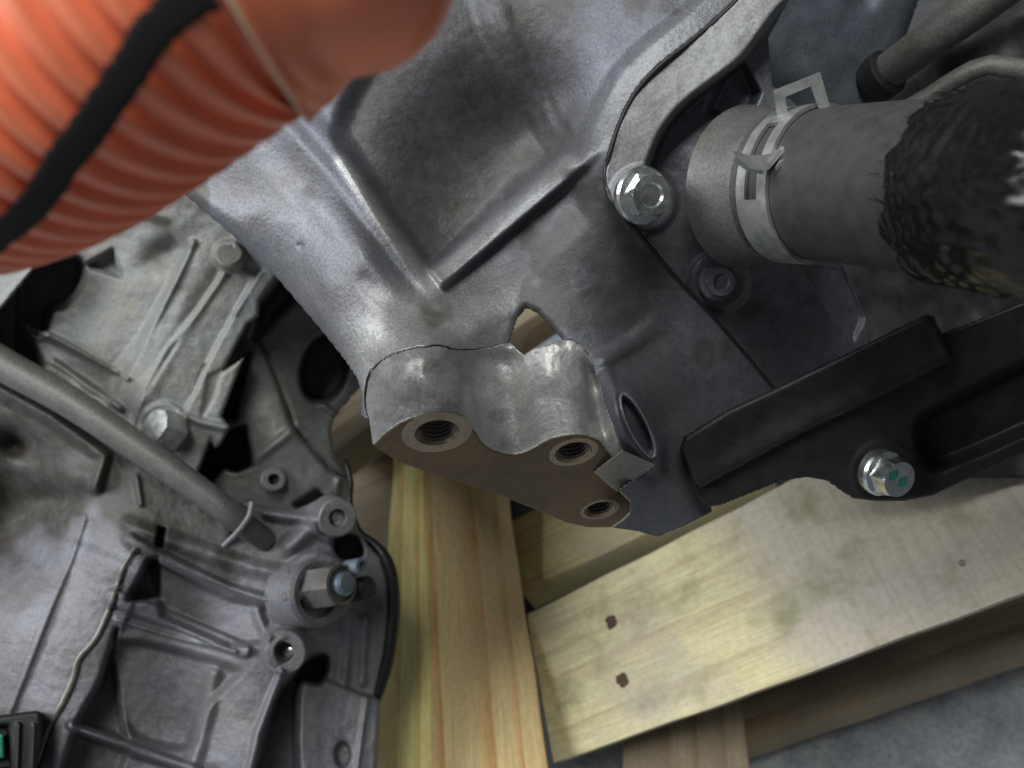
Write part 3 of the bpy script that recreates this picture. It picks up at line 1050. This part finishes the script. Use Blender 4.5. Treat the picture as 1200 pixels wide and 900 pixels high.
# ================================================================== coolant hose with braided sleeve
H0, H1 = PC(915, 219, 262), PC(1950, 300, 175)
hose = thing("coolant_hose", to_world(PC(940, 218, 254)), "thick grey rubber hose with black braided sleeve, clamped to the cover", "hose")
hp = catmull([H0, PC(990, 217, 240), PC(1130, 222, 203), PC(1270, 224, 169), PC(1500, 236, 158), H1], 14)
tube("rubber_tube", hp, np.where(np.arange(len(hp)) < 3, 22.4, 23.0), 'rubber', hose, 64)

# braided protective sleeve: over-under strands with a frayed end
T_, U_, V_ = path_frames(hp)
cum = np.concatenate([[0], np.cumsum(np.linalg.norm(np.diff(hp, axis=0), axis=1))])
s_lin = np.linspace(57.0, cum[-1] - 1.0, 460)
ctr = np.stack([np.interp(s_lin, cum, hp[:, k]) for k in range(3)], 1)
Ui = np.stack([np.interp(s_lin, cum, U_[:, k]) for k in range(3)], 1)
Vi = np.stack([np.interp(s_lin, cum, V_[:, k]) for k in range(3)], 1)
NT = 320
th = np.linspace(0, 2 * np.pi, NT, endpoint=False)
S, TH = np.meshgrid(s_lin, th, indexing='ij')
p1 = S / 5.2 * math.pi + TH * 15
p2 = S / 5.2 * math.pi - TH * 15
wv_old = np.maximum(np.abs(np.sin(p1)) * (0.65 + 0.35 * np.sign(np.cos(p2))), np.abs(np.sin(p2)) * (0.65 - 0.35 * np.sign(np.cos(p2))))
rag = vnoise(TH * 6, S * 0.02, 3) * 4 + vnoise(TH * 22, S * 0.02, 4) * 1.5
fr = ss(0, 3.0, S - s_lin[0] - 6 - rag)
wv = np.sin(p1 + 1.2 * vnoise(S * 0.15, TH * 5, 6)) * np.sin(p2 + 1.2 * vnoise(S * 0.15, TH * 5, 7)) * (0.6 + 0.6 * vnoise(S * 0.12, TH * 4, 3)) + 0.35 * np.sin(S / 1.3 + 2 * vnoise(S * 0.2, TH * 5, 1))
R_ = 22.6 + fr * (2.0 + 0.42 * wv + 0.3 * vnoise(S * 0.5, TH * 12, 5) + 0.35 * vnoise(S * 0.1, TH * 4, 2))
ringv = ctr[:, None] + R_[..., None] * (np.cos(TH)[..., None] * Ui[:, None] + np.sin(TH)[..., None] * Vi[:, None])
fs = []
for i in range(len(s_lin) - 1):
    for k in range(NT):
        k2 = (k + 1) % NT
        fs.append((i * NT + k, i * NT + k2, (i + 1) * NT + k2, (i + 1) * NT + k))
slb = recalc(mesh_obj("braided_sleeve", to_world(ringv.reshape(-1, 3)), fs, 'sleeve_black', hose))
# loose fibres at its cut end
vs, fs = [], []
rf_ = random.Random(5)
for q_ in range(120):
    ti = rf_.random() * 2 * math.pi
    i0 = rf_.randint(14, 46) if q_ < 90 else rf_.randint(20, 150)
    base = ctr[i0] + 24.2 * (math.cos(ti) * Ui[i0] + math.sin(ti) * Vi[i0])
    out_ = math.cos(ti) * Ui[i0] + math.sin(ti) * Vi[i0]
    ax_ = ctr[i0] - ctr[i0 + 1]; ax_ = ax_ / np.linalg.norm(ax_)
    sd_ = np.cross(ax_, out_)
    L_ = rf_.uniform(2, 6.5); kx, ky = rf_.uniform(-.6, .6), rf_.uniform(-.1, .35)
    w_f = rf_.uniform(0.09, 0.2)
    pts_ = [base + ax_ * L_ * t + sd_ * kx * L_ * t * t + out_ * (ky * L_ * t * (1.3 - t)) for t in (0, .35, .7, 1)]
    b0 = len(vs)
    for k, p_ in enumerate(pts_):
        w2 = w_f * (1 - 0.25 * k)
        vs += [p_ + sd_ * w2, p_ - sd_ * w2 * .5 + out_ * w2, p_ - sd_ * w2 * .5 - out_ * w2]
    for k in range(3):
        for m_ in range(3):
            n2 = (m_ + 1) % 3
            fs.append((b0 + 3 * k + m_, b0 + 3 * k + n2, b0 + 3 * k + 3 + n2, b0 + 3 * k + 3 + m_))
fb = recalc(mesh_obj("frayed_fibres", to_world(np.array(vs)), fs, 'sleeve_black', slb)); fb["kind"] = "stuff"

# ================================================================== spring clamp on the hose neck
clampo = thing("hose_clamp", to_world(PC(915, 218, 258)), "silver spring band clamp with two tabs round the hose neck", "clamp")
hax = T_[2]
hu, hw, ha = frame_of(hax, (0, 1, 0))        # hu, hw span the ring plane
CL0 = hp[1] + hax * 7.5


def ring_pt(theta, s, r):
    """theta: 0 = toward the viewer, 90 = up in the picture"""
    zf = np.array([0, 0, 1.0]) - ha * ha[2]; zf /= np.linalg.norm(zf)
    yf = np.cross(zf, ha); yf = yf if yf[1] > 0 else -yf
    return CL0 + ha * s + r * (math.cos(theta) * zf + math.sin(theta) * yf)


def band(name, th0, th1, s0, s1, r, thick, mat, parent, n=60, hole=None):
    vs, fs = [], []
    ths = np.linspace(th0, th1, n)
    ssv = np.array([s0, s0 + (s1 - s0) * .3, s0 + (s1 - s0) * .7, s1])
    for rr in (r, r + thick):
        for t in ths:
            for s in ssv:
                vs.append(ring_pt(t, s, rr))
    N = n * 4
    ok = np.ones((n - 1, 3), bool)
    if hole:
        for i in range(n - 1):
            if hole[0] < ths[i] < hole[1]:
                ok[i, 1] = False
    for i in range(n - 1):
        for j in range(3):
            if not ok[i, j]:
                continue
            a = i * 4 + j
            q_ = (a, a + 1, a + 5, a + 4)
            fs.append(q_[::-1]); fs.append(tuple(x + N for x in q_))
            for (x, y, ni, nj) in ((a, a + 1, i - 1, j), (a + 1, a + 5, i, j + 1), (a + 5, a + 4, i + 1, j), (a + 4, a, i, j - 1)):
                if not (0 <= ni < n - 1 and 0 <= nj < 3 and ok[ni, nj]):
                    fs.append((x, y, y + N, x + N))
    o = mesh_obj(name, to_world(np.array(vs)), fs, mat, parent)
    return sharp(recalc(o), 40)


band("band", -1.9, 2.6, -4.0, 8.0, 23.3, 1.3, 'clamp', clampo, 80, hole=(-0.62, 0.42))


def strip(name, pts, width_vecs, thick, mat, parent):
    """bent flat strip: centre line points, half-width vectors, camera mm"""
    pts = np.array(pts, float); wv = np.array(width_vecs, float)
    T = np.gradient(pts, axis=0)
    N = np.cross(T, wv); N /= np.linalg.norm(N, axis=1)[:, None]
    vs = np.stack([pts - wv, pts + wv, pts + wv + N * thick, pts - wv + N * thick], 1).reshape(-1, 3)
    fs = []
    for i in range(len(pts) - 1):
        for k in range(4):
            k2 = (k + 1) % 4
            fs.append((4 * i + k, 4 * i + k2, 4 * i + 4 + k2, 4 * i + 4 + k))
    fs += [(3, 2, 1, 0), tuple(4 * (len(pts) - 1) + k for k in range(4))]
    return sharp(recalc(mesh_obj(name, to_world(vs), fs, mat, parent)), 40)


lathe("neck", H0, ha, [(27.5, -15), (25.4, -9), (24.4, -3), (23.9, 1.0), (22.0, 2.0)], 'neck', trans, 56, cap0=False, cap1=False)

# tab that leans to the neck side, and the looped tab that stands up
t1 = [PC(940, 158, 236), PC(926, 172, 234), PC(912, 186, 233), PC(896, 191, 232), PC(878, 189, 230), PC(860, 180, 228)]
strip("tab", t1, [np.array([3.6, 2.8, 0.4])] * 2 + [np.array([2.6, 3.0, 0.2]), np.array([0.8, 2.9, -1.8]), np.array([0.5, 2.5, -2.4]), np.array([0.3, 1.6, -2.6])], 1.3, 'clamp', clampo)
LO = [(906, 106, 240), (961, 84, 234), (977, 140, 240), (914, 157, 246)]
LI = [(920, 114, 240.0), (950, 101, 236.8), (962, 135, 240.6), (926, 147, 244.4)]
vs, fs = [], []
for dz in (0.0, 1.5):
    for q_ in LO + LI:
        vs.append(PC(q_[0], q_[1], q_[2] + dz))
for i in range(4):
    j = (i + 1) % 4
    fs += [(i, j, 4 + j, 4 + i), (8 + j, 8 + i, 12 + i, 12 + j), (j, i, 8 + i, 8 + j), (4 + i, 4 + j, 12 + j, 12 + i)]
loop = recalc(mesh_obj("tab", to_world(np.array(vs)), fs, 'clamp', clampo, False))
strip("tab_root", [PC(972, 138, 240), PC(955, 152, 239), PC(936, 168, 236), PC(922, 190, 232.5)], [np.array([3.0, 2.6, 0])] * 4, 1.2, 'clamp', clampo)
strip("tab_root", [PC(950, 144, 241), PC(932, 158, 239), PC(918, 172, 236), PC(906, 190, 233)], [np.array([1.6, 1.8, 0])] * 4, 1.0, 'clamp', clampo)

# ================================================================== rod and bent strap at the upper right
rod = thing("metal_rod", PW(1100, 40, 300), "dark grey metal rod slanting up behind the braided hose", "rod")
tube("shaft", [PC(1040, 84, 318), PC(1075, 58, 305), PC(1120, 26, 290), PC(1230, -55, 262)], 7.2, 'old_dark', rod, 24)
lathe("collar", PC(1036, 87, 319), PC(1075, 58, 305) - PC(1036, 87, 319), [(8.5, -6), (9.5, -5), (9.5, 2), (7.5, 3)], 'black', rod, 28)
strap = thing("bent_strap", PW(1130, 100, 290), "grey bent metal strap arching behind the braided hose", "strap")
tube("strap_arm", PC(np.array([1062, 1090, 1118, 1140, 1160, 1190, 1260]), np.array([128, 112, 94, 82, 76, 80, 96]), np.array([300, 296, 288, 282, 278, 274, 268])), 3.4, 'old_dark', strap, 14)
relief("strap_plate", catmull([(1130, 96), (1150, 72), (1180, 66), (1240, 84), (1260, 130), (1200, 136), (1150, 128)], 5, True),
       lambda px, py: Depth(px, py, plane3((1130, 80, 292), (1250, 80, 278), (1180, 130, 298))(px, py)).bump((1165, 88), 18, 3).rough(14, 0.8, 2).D, 'cover', strap, 2.5, 5, edge=(8, 3))

# ================================================================== orange corrugated conduit
con = thing("orange_conduit", to_world(PC(110, 90, 130)), "thick orange corrugated conduit with black cloth strip and smooth sleeve", "conduit")
cpth = catmull([PC(-330, 150, 172), PC(-180, 186, 158), PC(-60, 168, 146), PC(30, 126, 136), PC(110, 64, 127), PC(175, 8, 121), PC(250, -54, 116), PC(285, -72, 115)], 40)
cumc = np.concatenate([[0], np.cumsum(np.linalg.norm(np.diff(cpth, axis=0), axis=1))])
sl = np.arange(0, cumc[-1], 0.28)
cc = np.stack([np.interp(sl, cumc, cpth[:, k]) for k in range(3)], 1)
Tc, Uc, Vc = path_frames(cc)
# frame with zf facing the viewer, so angles keep their place along the bend
zf = np.array([0, 0, 1.0])[None] - Tc * Tc[:, 2:3]; zf /= np.linalg.norm(zf, axis=1)[:, None]
xf = np.cross(Tc, zf)
PITCHC = 5.6
prof_c = 0.5 + 0.5 * np.cos(2 * np.pi * sl / PITCHC)
Rc = 22.5 + 2.3 * np.clip(prof_c * 1.5 - 0.2, 0, 1) ** 0.8
NC = 96
th = np.linspace(0, 2 * np.pi, NC, endpoint=False)
ringv = cc[:, None] + Rc[:, None, None] * (np.cos(th)[None, :, None] * zf[:, None] + np.sin(th)[None, :, None] * xf[:, None])
fs = []
for i in range(len(sl) - 1):
    for k in range(NC):
        k2 = (k + 1) % NC
        fs.append((i * NC + k, i * NC + k2, (i + 1) * NC + k2, (i + 1) * NC + k))
recalc(mesh_obj("corrugated_tube", to_world(ringv.reshape(-1, 3)), fs, 'orange', con))
# black cloth strip along its length, with uneven woven edges
sgn = 1.0 if np.dot(xf[len(xf) // 2], [1, -1, 0]) > 0 else -1.0
vs, fs = [], []
KS = 9
for i in range(0, len(sl)):
    am = float(np.interp(600 + F * cc[i, 0] / -cc[i, 2], [-120, 0, 60, 130, 230], [1.34, 1.25, 1.10, 0.93, 0.72]))
    a0 = am - 0.09 + 0.006 * mnoise.noise((sl[i] * 0.9, 1.3, 0)) + 0.016 * mnoise.noise((sl[i] * 2.7, 4.3, 0))
    a1 = am + 0.10 + 0.006 * mnoise.noise((sl[i] * 0.9, 7.3, 0)) + 0.016 * mnoise.noise((sl[i] * 2.7, 9.3, 0))
    for k in range(KS):
        t = sgn * (a0 + (a1 - a0) * k / (KS - 1))
        r = 25.0 + (0.2 if 0 < k < KS - 1 else 0.05)
        vs.append(cc[i] + r * (math.cos(t) * zf[i] + math.sin(t) * xf[i]))
for i in range(len(sl) - 1):
    for k in range(KS - 1):
        fs.append((i * KS + k, i * KS + k + 1, (i + 1) * KS + k + 1, (i + 1) * KS + k))
recalc(mesh_obj("cloth_strip", to_world(np.array(vs)), fs, 'cloth', con))
# smooth sleeve
c_a, c_b = PC(250, -54, 115.5), PC(400, -62, 112)
sl_path = np.array([c_a, c_a + (c_b - c_a) * .25, c_a + (c_b - c_a) * .5, c_a + (c_b - c_a) * .75, c_b])
rr0 = 26.0; rr1 = 142 / F * 112
axs = (c_b - c_a) / np.linalg.norm(c_b - c_a)
tilt = np.array([0.86, 0.48, -0.02]); tilt /= np.linalg.norm(tilt)
prof = []
NS = 72
vs, fs = [], []
rows = 26
for i in range(rows):
    t = i / (rows - 1)
    if t < 0.7:
        q_ = t / 0.7
        c = c_a + (c_b - c_a) * q_
        r = rr0 + (rr1 - rr0) * q_
        n_ = tilt * (1 - q_) + axs * q_
    else:
        q_ = (t - 0.7) / 0.3
        c = c_b + axs * rr1 * math.sin(q_ * math.pi / 2)
        r = rr1 * math.cos(q_ * math.pi / 2) + 0.05
        n_ = axs
    u, w, a = frame_of(n_)
    for k in range(NS):
        th_ = 2 * math.pi * k / NS
        wob = 1 + 0.012 * math.sin(3 * th_ + i * 0.5) + 0.008 * math.sin(7 * th_ - i * 0.9)
        vs.append(c + r * wob * (math.cos(th_) * u + math.sin(th_) * w))
for i in range(rows - 1):
    for k in range(NS):
        k2 = (k + 1) % NS
        fs.append((i * NS + k, i * NS + k2, (i + 1) * NS + k2, (i + 1) * NS + k))
slv = recalc(mesh_obj("smooth_sleeve", to_world(np.array(vs)), fs, 'orange_tape', con))
u, w, a = frame_of(tilt)
edge_pts = np.array([c_a + (rr0 - 0.05) * (math.cos(t) * u + math.sin(t) * w) for t in np.linspace(0, 2 * math.pi, 60)])
tube("tape_edge", edge_pts, 0.45, 'tape_edge', slv, 8, cap=False)


# ================================================================== second gearbox, lower left
gear = thing("gearbox", PW(200, 640, 430), "weathered aluminium gearbox lying beside the pale wooden post", "gearbox")

# ---- upper casting
up_ctrl = [(0, 250, 392), (120, 260, 395), (230, 240, 390), (325, 320, 394), (270, 400, 400), (180, 480, 398), (60, 420, 404), (100, 350, 402), (230, 560, 410), (0, 560, 412),
           (260, 300, 392), (150, 620, 420), (200, 400, 394)]
up_base = tps(up_ctrl)


def upper_d(px, py):
    m = Depth(px, py, up_base(px, py))
    # recessed upper-left web, then the two long cream-edged ledges
    m.step([(60, 220), (200, 262), (219, 292), (170, 395), (128, 470), (20, 470), (20, 300)], 11, 12)
    m.ridge([(226, 284), (205, 330), (168, 396), (138, 436)], (7, 9), 3.5)
    m.side_step([(285, 250), (255, 330), (215, 390), (165, 470), (140, 540)], 3.5, 8, 90, 60)
    m.ridge([(262, 322), (232, 365), (196, 410), (170, 455), (150, 510)], 6, 2.2)
    # dark soft hollow
    m.bump((195, 296), 26, -9, 0.6, -0.5)
    # flange toward the seam
    m.side_step([(310, 312), (270, 375), (238, 435), (218, 480), (205, 520)], 4, 5, 60, 30)
    m.ridge([(304, 320), (288, 345), (275, 368)], 4, 2.5)
    m.ridge([(241, 428), (225, 466)], 3, -2.5)
    m.ridge([(212, 486), (240, 496), (266, 502)], 8, 3)
    # openings
    m.step(catmull([(-20, 330), (45, 300), (92, 305), (93, 335), (76, 358), (60, 362), (50, 390), (28, 384), (50, 438), (-20, 420)], 4, True), 38, 14)
    m.step([(100, 312), (132, 293), (142, 324), (120, 318)], 10, 8)
    # fins
    m.ridge([(26, 378), (75, 402), (150, 444)], (4.5, 3.5), (20, 3), 0.3)
    m.ridge([(62, 424), (104, 452), (140, 478)], (6, 6), (14, 7), 0.2)
    m.step([(32, 392), (60, 398), (140, 440), (120, 458), (70, 440), (50, 430)], 9, 10)
    # bolt pads
    m.disc((268, 300), 16, 3.0, 5)
    m.disc((192, 500), 26, 2.5, 6)
    m.step([(244, 440), (262, 432), (250, 470), (236, 490)], 2, 6)
    m.rough(24, 0.4, 1).rough(9, 0.22, 2).rough(4, 0.12, 3)
    return m.D


upper_poly = [(-60, 230), (60, 180), (250, 190), (330, 312), (320, 330), (304, 352), (303, 371), (290, 380), (262, 434), (286, 419), (260, 488), (270, 500), (259, 521), (252, 527),
              (247, 514), (231, 558), (245, 592), (200, 566), (140, 528), (60, 480), (0, 444), (-60, 408)]
relief("upper_case", upper_poly, upper_d, 'old', gear, 1.8, 14, edge=(5, 2.5))
lathe("bolt", PC(271, 304, 391), (0.12, 0.42, 0.88), [(6.4, -3), (6.6, 3.4), (5.6, 4.6), (5.3, 4.6)], 'old', gear, 28)
lathe("bolt", PC(196, 505, 397), (-0.45, 0.35, 0.82), [(10.5, -4), (10.5, 6.0), (9.4, 8.0), (9.0, 8.0)], 'zinc_dull', gear, 48, hexes=[0, 1, 2])

# ---- cone-shaped bell plates between the seam and the pallet
bl_ctrl = [(230, 330, 430), (320, 330, 432), (300, 420, 428), (350, 400, 440), (415, 440, 452), (330, 520, 430), (390, 560, 440), (280, 560, 432), (250, 620, 435), (410, 600, 444), (270, 470, 430), (370, 480, 442)]
bl_base = tps(bl_ctrl)
SEAM = [(296, 396), (315, 420), (332, 462), (344, 500), (366, 525), (386, 550), (410, 562)]


def bell_d(px, py):
    m = Depth(px, py, bl_base(px, py))
    m.side_step(SEAM, -5, 6, 90, 60)
    m.ridge(SEAM, 4, -5)
    m.ridge([(345, 503), (310, 530), (280, 552)], 9, 3.0)
    m.disc((380, 432), 23, -38, 6, 1.5, 0.25)
    m.ridge([(372, 470), (392, 486)], 5, 4)
    m.step([(270, 505), (287, 500), (296, 545), (278, 552), (262, 545), (240, 570), (228, 560), (250, 520)], 35, 8)
    m.step([(284, 420), (292, 412), (276, 490), (262, 488)], 22, 6)
    m.step([(305, 360), (330, 330), (345, 350), (300, 395)], 16, 12)
    m.ridge([(397, 562), (394, 600)], 5, 3)
    m.step([(345, 592), (372, 575), (396, 602), (370, 610)], 14, 8)
    m.rough(30, 0.6, 4).rough(8, 0.2, 5)
    return m.D


relief("bell_housing", [(215, 320), (330, 290), (420, 380), (425, 450), (392, 490), (388, 505), (392, 535), (409, 562), (412, 620), (230, 640), (215, 560)], bell_d, 'bell', gear, 2.5, 14, edge=(4, 2))
seam_pts = catmull(SEAM, 6)
tube("seam", PC(seam_pts[:, 0], seam_pts[:, 1], bell_d(seam_pts[:, 0], seam_pts[:, 1]) + 0.2), 1.0, 'seal', gear, 8)
lathe("bushing", PC(320, 562, 426), (0.35, 0.15, 0.92), [(6.8, -8), (6.6, 3), (5.6, 4), (3.0, 4), (2.8, -5)], 'bell', gear, 28, cap0=False)

# ---- long pipe lying across
pp = catmull([PC(-90, 370, 378), PC(0, 425, 378), PC(80, 470, 379), PC(160, 523, 381), PC(230, 572, 384), PC(275, 606, 387), PC(312, 634, 402)], 8)
tube("pipe", pp, np.linspace(8.3, 5.6, len(pp)), 'pipe', gear, 28)
wire = catmull([PC(296, 588, 384), PC(292, 605, 383), PC(280, 622, 382), PC(262, 640, 382)], 8)
tube("retaining_clip", wire, 1.5, 'low', gear, 12)

# ---- lower casting
lo_ctrl = [(-40, 480, 408), (60, 500, 402), (120, 540, 400), (0, 600, 410), (60, 650, 398), (0, 720, 388), (120, 620, 392), (160, 640, 384), (200, 600, 398), (300, 620, 402), (380, 640, 404), (440, 700, 418),
           (300, 700, 394), (200, 740, 396), (340, 760, 386), (100, 760, 378), (60, 880, 366), (0, 860, 378), (140, 900, 378), (220, 860, 392), (290, 880, 380), (390, 880, 398), (440, 880, 404), (430, 780, 414), (380, 780, 406)]
lo_base = tps(lo_ctrl)
BEAD = catmull([(160, 640), (146, 662), (136, 690), (126, 718), (112, 748), (92, 772), (86, 794), (74, 822), (58, 850), (46, 884), (30, 930)], 5)


def lower_d(px, py):
    m = Depth(px, py, lo_base(px, py))
    # dirty lumpy shelf under the pipe
    m.ridge([(-30, 440), (60, 490), (122, 535), (112, 570)], (16, 12), (9, 7))
    m.bump((90, 560), 26, 7, 0.7)
    m.bump((20, 522), 26, -20, 0.6, 0.5)
    m.bump((-10, 605), 64, -52, 0.85)
    m.bump((60, 585), 26, -12, 0.6)
    m.ridge([(160, 560), (165, 590)], 6, 3)
    # left flange: edge lines and step
    m.side_step([(104, 596), (84, 660), (58, 720), (34, 780), (6, 850)], -3, 18, 60, 40)
    m.ridge([(100, 605), (84, 655), (56, 722), (30, 790), (10, 840)], 5, 1.5)
    # right flange beyond the bead drops into the pockets
    FL = [(176, 660), (160, 700), (140, 745), (118, 790), (92, 848), (60, 930)]
    m.side_step(FL, -3, 4, 200, 20)
    # pockets
    m.step([(174, 658), (184, 655), (187, 700), (160, 704), (150, 702)], 20, 10)
    m.step([(137, 738), (129, 770), (136, 800), (146, 865), (90, 849), (118, 800)], 20, 12)
    m.step([(176, 655), (300, 705), (330, 712), (308, 752), (270, 757), (190, 722), (186, 700)], 9, 10)
    m.step(catmull([(140, 752), (270, 782), (268, 800), (240, 830), (222, 875), (160, 862), (140, 820)], 4, True), 9, 12)
    m.step([(88, 858), (150, 880), (130, 935), (60, 935)], 18, 12)
    m.step([(150, 885), (230, 905), (220, 940), (135, 935)], 8, 8)
    # ribs
    m.ridge([(132, 700), (200, 726), (286, 762)], (13, 11), (7, 5), 0.5)
    m.ridge([(136, 726), (200, 745), (276, 764)], 4, 3.0)
    m.ridge([(84, 850), (140, 870), (235, 905)], (7, 8), (14, 7), 0.35)
    m.ridge([(152, 632), (210, 664), (270, 694), (310, 704), (352, 696)], (11, 12), (8, 8), 0.3)
    m.ridge([(150, 615), (220, 640), (290, 664), (345, 676)], (14, 16), (4, 5))
    m.ridge([(300, 715), (312, 745)], 10, 4)
    m.ridge([(330, 788), (318, 818), (302, 860), (290, 920)], (6, 8), (9, 12), 0.3)
    m.ridge([(250, 790), (240, 840), (225, 900)], 16, 5)
    # deep gap before the side plate
    m.step(catmull([(342, 798), (358, 775), (382, 772), (376, 800), (352, 800), (347, 860), (345, 930), (296, 930), (310, 870), (328, 815)], 4, True), 28, 12)
    # bosses
    m.disc((334, 763), 24, 9, 6)
    m.disc((372, 690), 40, 8, 8)
    m.disc((392, 606), 24, 5, 10)
    m.disc((336, 764), 11, -18, 3)
    m.disc((398, 606), 9, -16, 3)
    m.ridge([(300, 600), (345, 606), (385, 608)], 12, 7)
    m.ridge([(340, 640), (365, 618), (385, 606)], 18, 7)
    m.step([(284, 590), (305, 600), (300, 630), (268, 640)], 4, 8)
    m.step([(186, 618), (194, 620), (190, 642), (183, 640)], 14, 5)
    m.step(catmull([(392, 632), (415, 628), (425, 650), (400, 655)], 3, True), 22, 6)
    # side plate, lower right
    m.step([(344, 800), (366, 790), (428, 815), (446, 818), (440, 930), (344, 930)], -6, 7)
    m.ridge([(430, 818), (424, 860), (416, 920)], 5, 3)
    m.disc((402, 884), 7, -7, 4, 1.6)
    m.ridge([(408, 720), (404, 800)], 8, 2.5)
    m.ridge([(428, 725), (424, 800)], 8, 2.5)
    m.rough(24, 0.3, 6).rough(9, 0.2, 7).rough(4, 0.14, 0)
    return m.D


lower_poly = [(-70, 380), (0, 418), (70, 462), (140, 508), (200, 552), (262, 588), (300, 590), (345, 598), (380, 582), (412, 590), (420, 620), (432, 640), (446, 654), (455, 680), (457, 720), (452, 770),
              (440, 815), (446, 822), (444, 870), (440, 940), (-70, 940)]


def low_stain(cx, cy):
    n_ = vnoise(cx / 22, cy / 22, 2) * 22
    sd = (cy - (610 + 0.16 * cx)) + n_ + 34 * np.exp(-((cx - 112) / 30) ** 2) - 30 * ss(70, 0, cx)
    return 0.97 * ss(30, -10, sd) * ss(350, 260, cx)


relief("lower_case", lower_poly, lower_d, 'low', gear, 1.7, 16, edge=(5, 3), stain=low_stain)
tube("sealant_bead", PC(BEAD[:, 0], BEAD[:, 1], lower_d(BEAD[:, 0], BEAD[:, 1]) - 0.2), np.linspace(1.1, 1.6, len(BEAD)), 'bead', gear, 10)
tube("painted_shadow_line", PC(BEAD[:, 0] + 4.5, BEAD[:, 1] + 1.5, lower_d(BEAD[:, 0] + 4.5, BEAD[:, 1] + 1.5) + 0.3), 0.8, 'seal', gear, 6)  # black tube stands in for the shade beside the bead
# bosses with open bores
lathe("boss", PC(334, 763, 380), (0.05, 0.05, 1.0), [(10.6, -10), (10.4, 2.2), (9.8, 2.8), (5.4, 2.8), (4.9, 2.2), (4.7, -8)], 'low', gear, 40, cap0=False)
lathe("dowel", PC(340.5, 764, 386), (0.05, 0.05, 1.0), [(2.9, -4), (2.9, 1.0), (2.0, 1.6)], 'zinc', gear, 28)
lathe("boss", PC(394, 606, 394), (0.42, 0.05, 0.90), [(9.8, -16), (9.4, 3.0), (8.8, 3.8), (4.6, 3.8), (4.2, 3.0), (4.0, -9)], 'bell', gear, 40, cap0=False)
lathe("dowel", PC(396, 606, 398), (0.42, 0.05, 0.90), [(3.8, -4), (3.8, 1.0), (2.6, 1.6)], 'zinc', gear, 24)
# sensor fitting with pin
sx = np.array([0.80, 0.22, 0.56])
lathe("boss", PC(368, 695, 392), sx, [(17, -16), (16.5, 2), (15, 3.6), (12.2, 3.6), (11.4, -3)], 'low', gear, 44, cap0=False)
fit = lathe("fitting", PC(372, 688, 390), sx, [(10.6, -8), (10.4, 14), (9.6, 17.5), (8.2, 18), (7.6, 16.5)], 'pipe', gear, 36, hexes=[0, 1])
lathe("pin", PC(372, 688, 390) + sx / np.linalg.norm(sx) * 15, sx, [(5.8, 0), (5.6, 5.5), (4.4, 6.6), (2.5, 6.0)], 'bluegrey', fit, 24)
lathe("pin", PC(421, 664, 386), sx, [(4.0, -8), (4.0, 2), (2.4, 2.4), (2.0, 0.5)], 'bluegrey', gear, 20)
lathe("plug", PC(424, 690, 396), sx, [(6.0, -8), (6.0, 4), (4.8, 5)], 'dark', gear, 20)
# rubber gasket round the rim
gk = catmull([(405, 540), (411, 565), (410, 590), (420, 622), (440, 640), (455, 662), (461, 695), (460, 735), (453, 780), (441, 822)], 6)
gd = np.interp(np.linspace(0, 1, len(gk)), [0, 0.35, 1], [444, 425, 415])
tube("gasket", PC(gk[:, 0], gk[:, 1], gd), np.interp(np.linspace(0, 1, len(gk)), [0, .35, .5, .9, 1], [1.4, 2.0, 3.4, 3.4, 2.0]), 'gasket', gear, 14)

# ---- black connector at the lower left corner and a bright bar behind the fins
plug = thing("black_connector", PW(15, 880, 350), "black plastic cable connector in the bottom corner against the gearbox", "connector")
cq = catmull([(-40, 838), (0, 838), (40, 833), (48, 838), (49, 868), (44, 900), (40, 945), (-40, 945)], 3, True)
relief("shell", cq, lambda px, py: Depth(px, py, plane3((-20, 850, 345), (45, 850, 350), (0, 930, 340))(px, py)).step([(-30, 852), (10, 850), (14, 900), (-30, 905)], 8, 4).ridge([(22, 850), (20, 905)], 5, 1.8).ridge([(40, 850), (38, 900)], 4, 1.2).D,
       'black', plug, 1.5, 14, edge=(5, 2.5))
relief("terminal", [(-20, 862), (4, 860), (5, 888), (-20, 894)], lambda px, py: plane3((-20, 850, 348.0), (45, 850, 351), (0, 930, 344))(px, py), 'green', plug, 2, 3, edge=(2, .5))
bar = thing("bright_bar", PW(10, 340, 402), "shiny pale metal bar edge under the orange conduit", "bar")
relief("bar_face", [(-60, 380), (-60, 290), (42, 290), (38, 318), (20, 340), (2, 362)], lambda px, py: Depth(px, py, plane3((-40, 330, 392), (40, 300, 388), (0, 360, 390))(px, py)).ridge([(38, 316), (18, 338), (0, 360)], 6, 1.6).D, 'old', bar, 2, 6, edge=(5, 3))
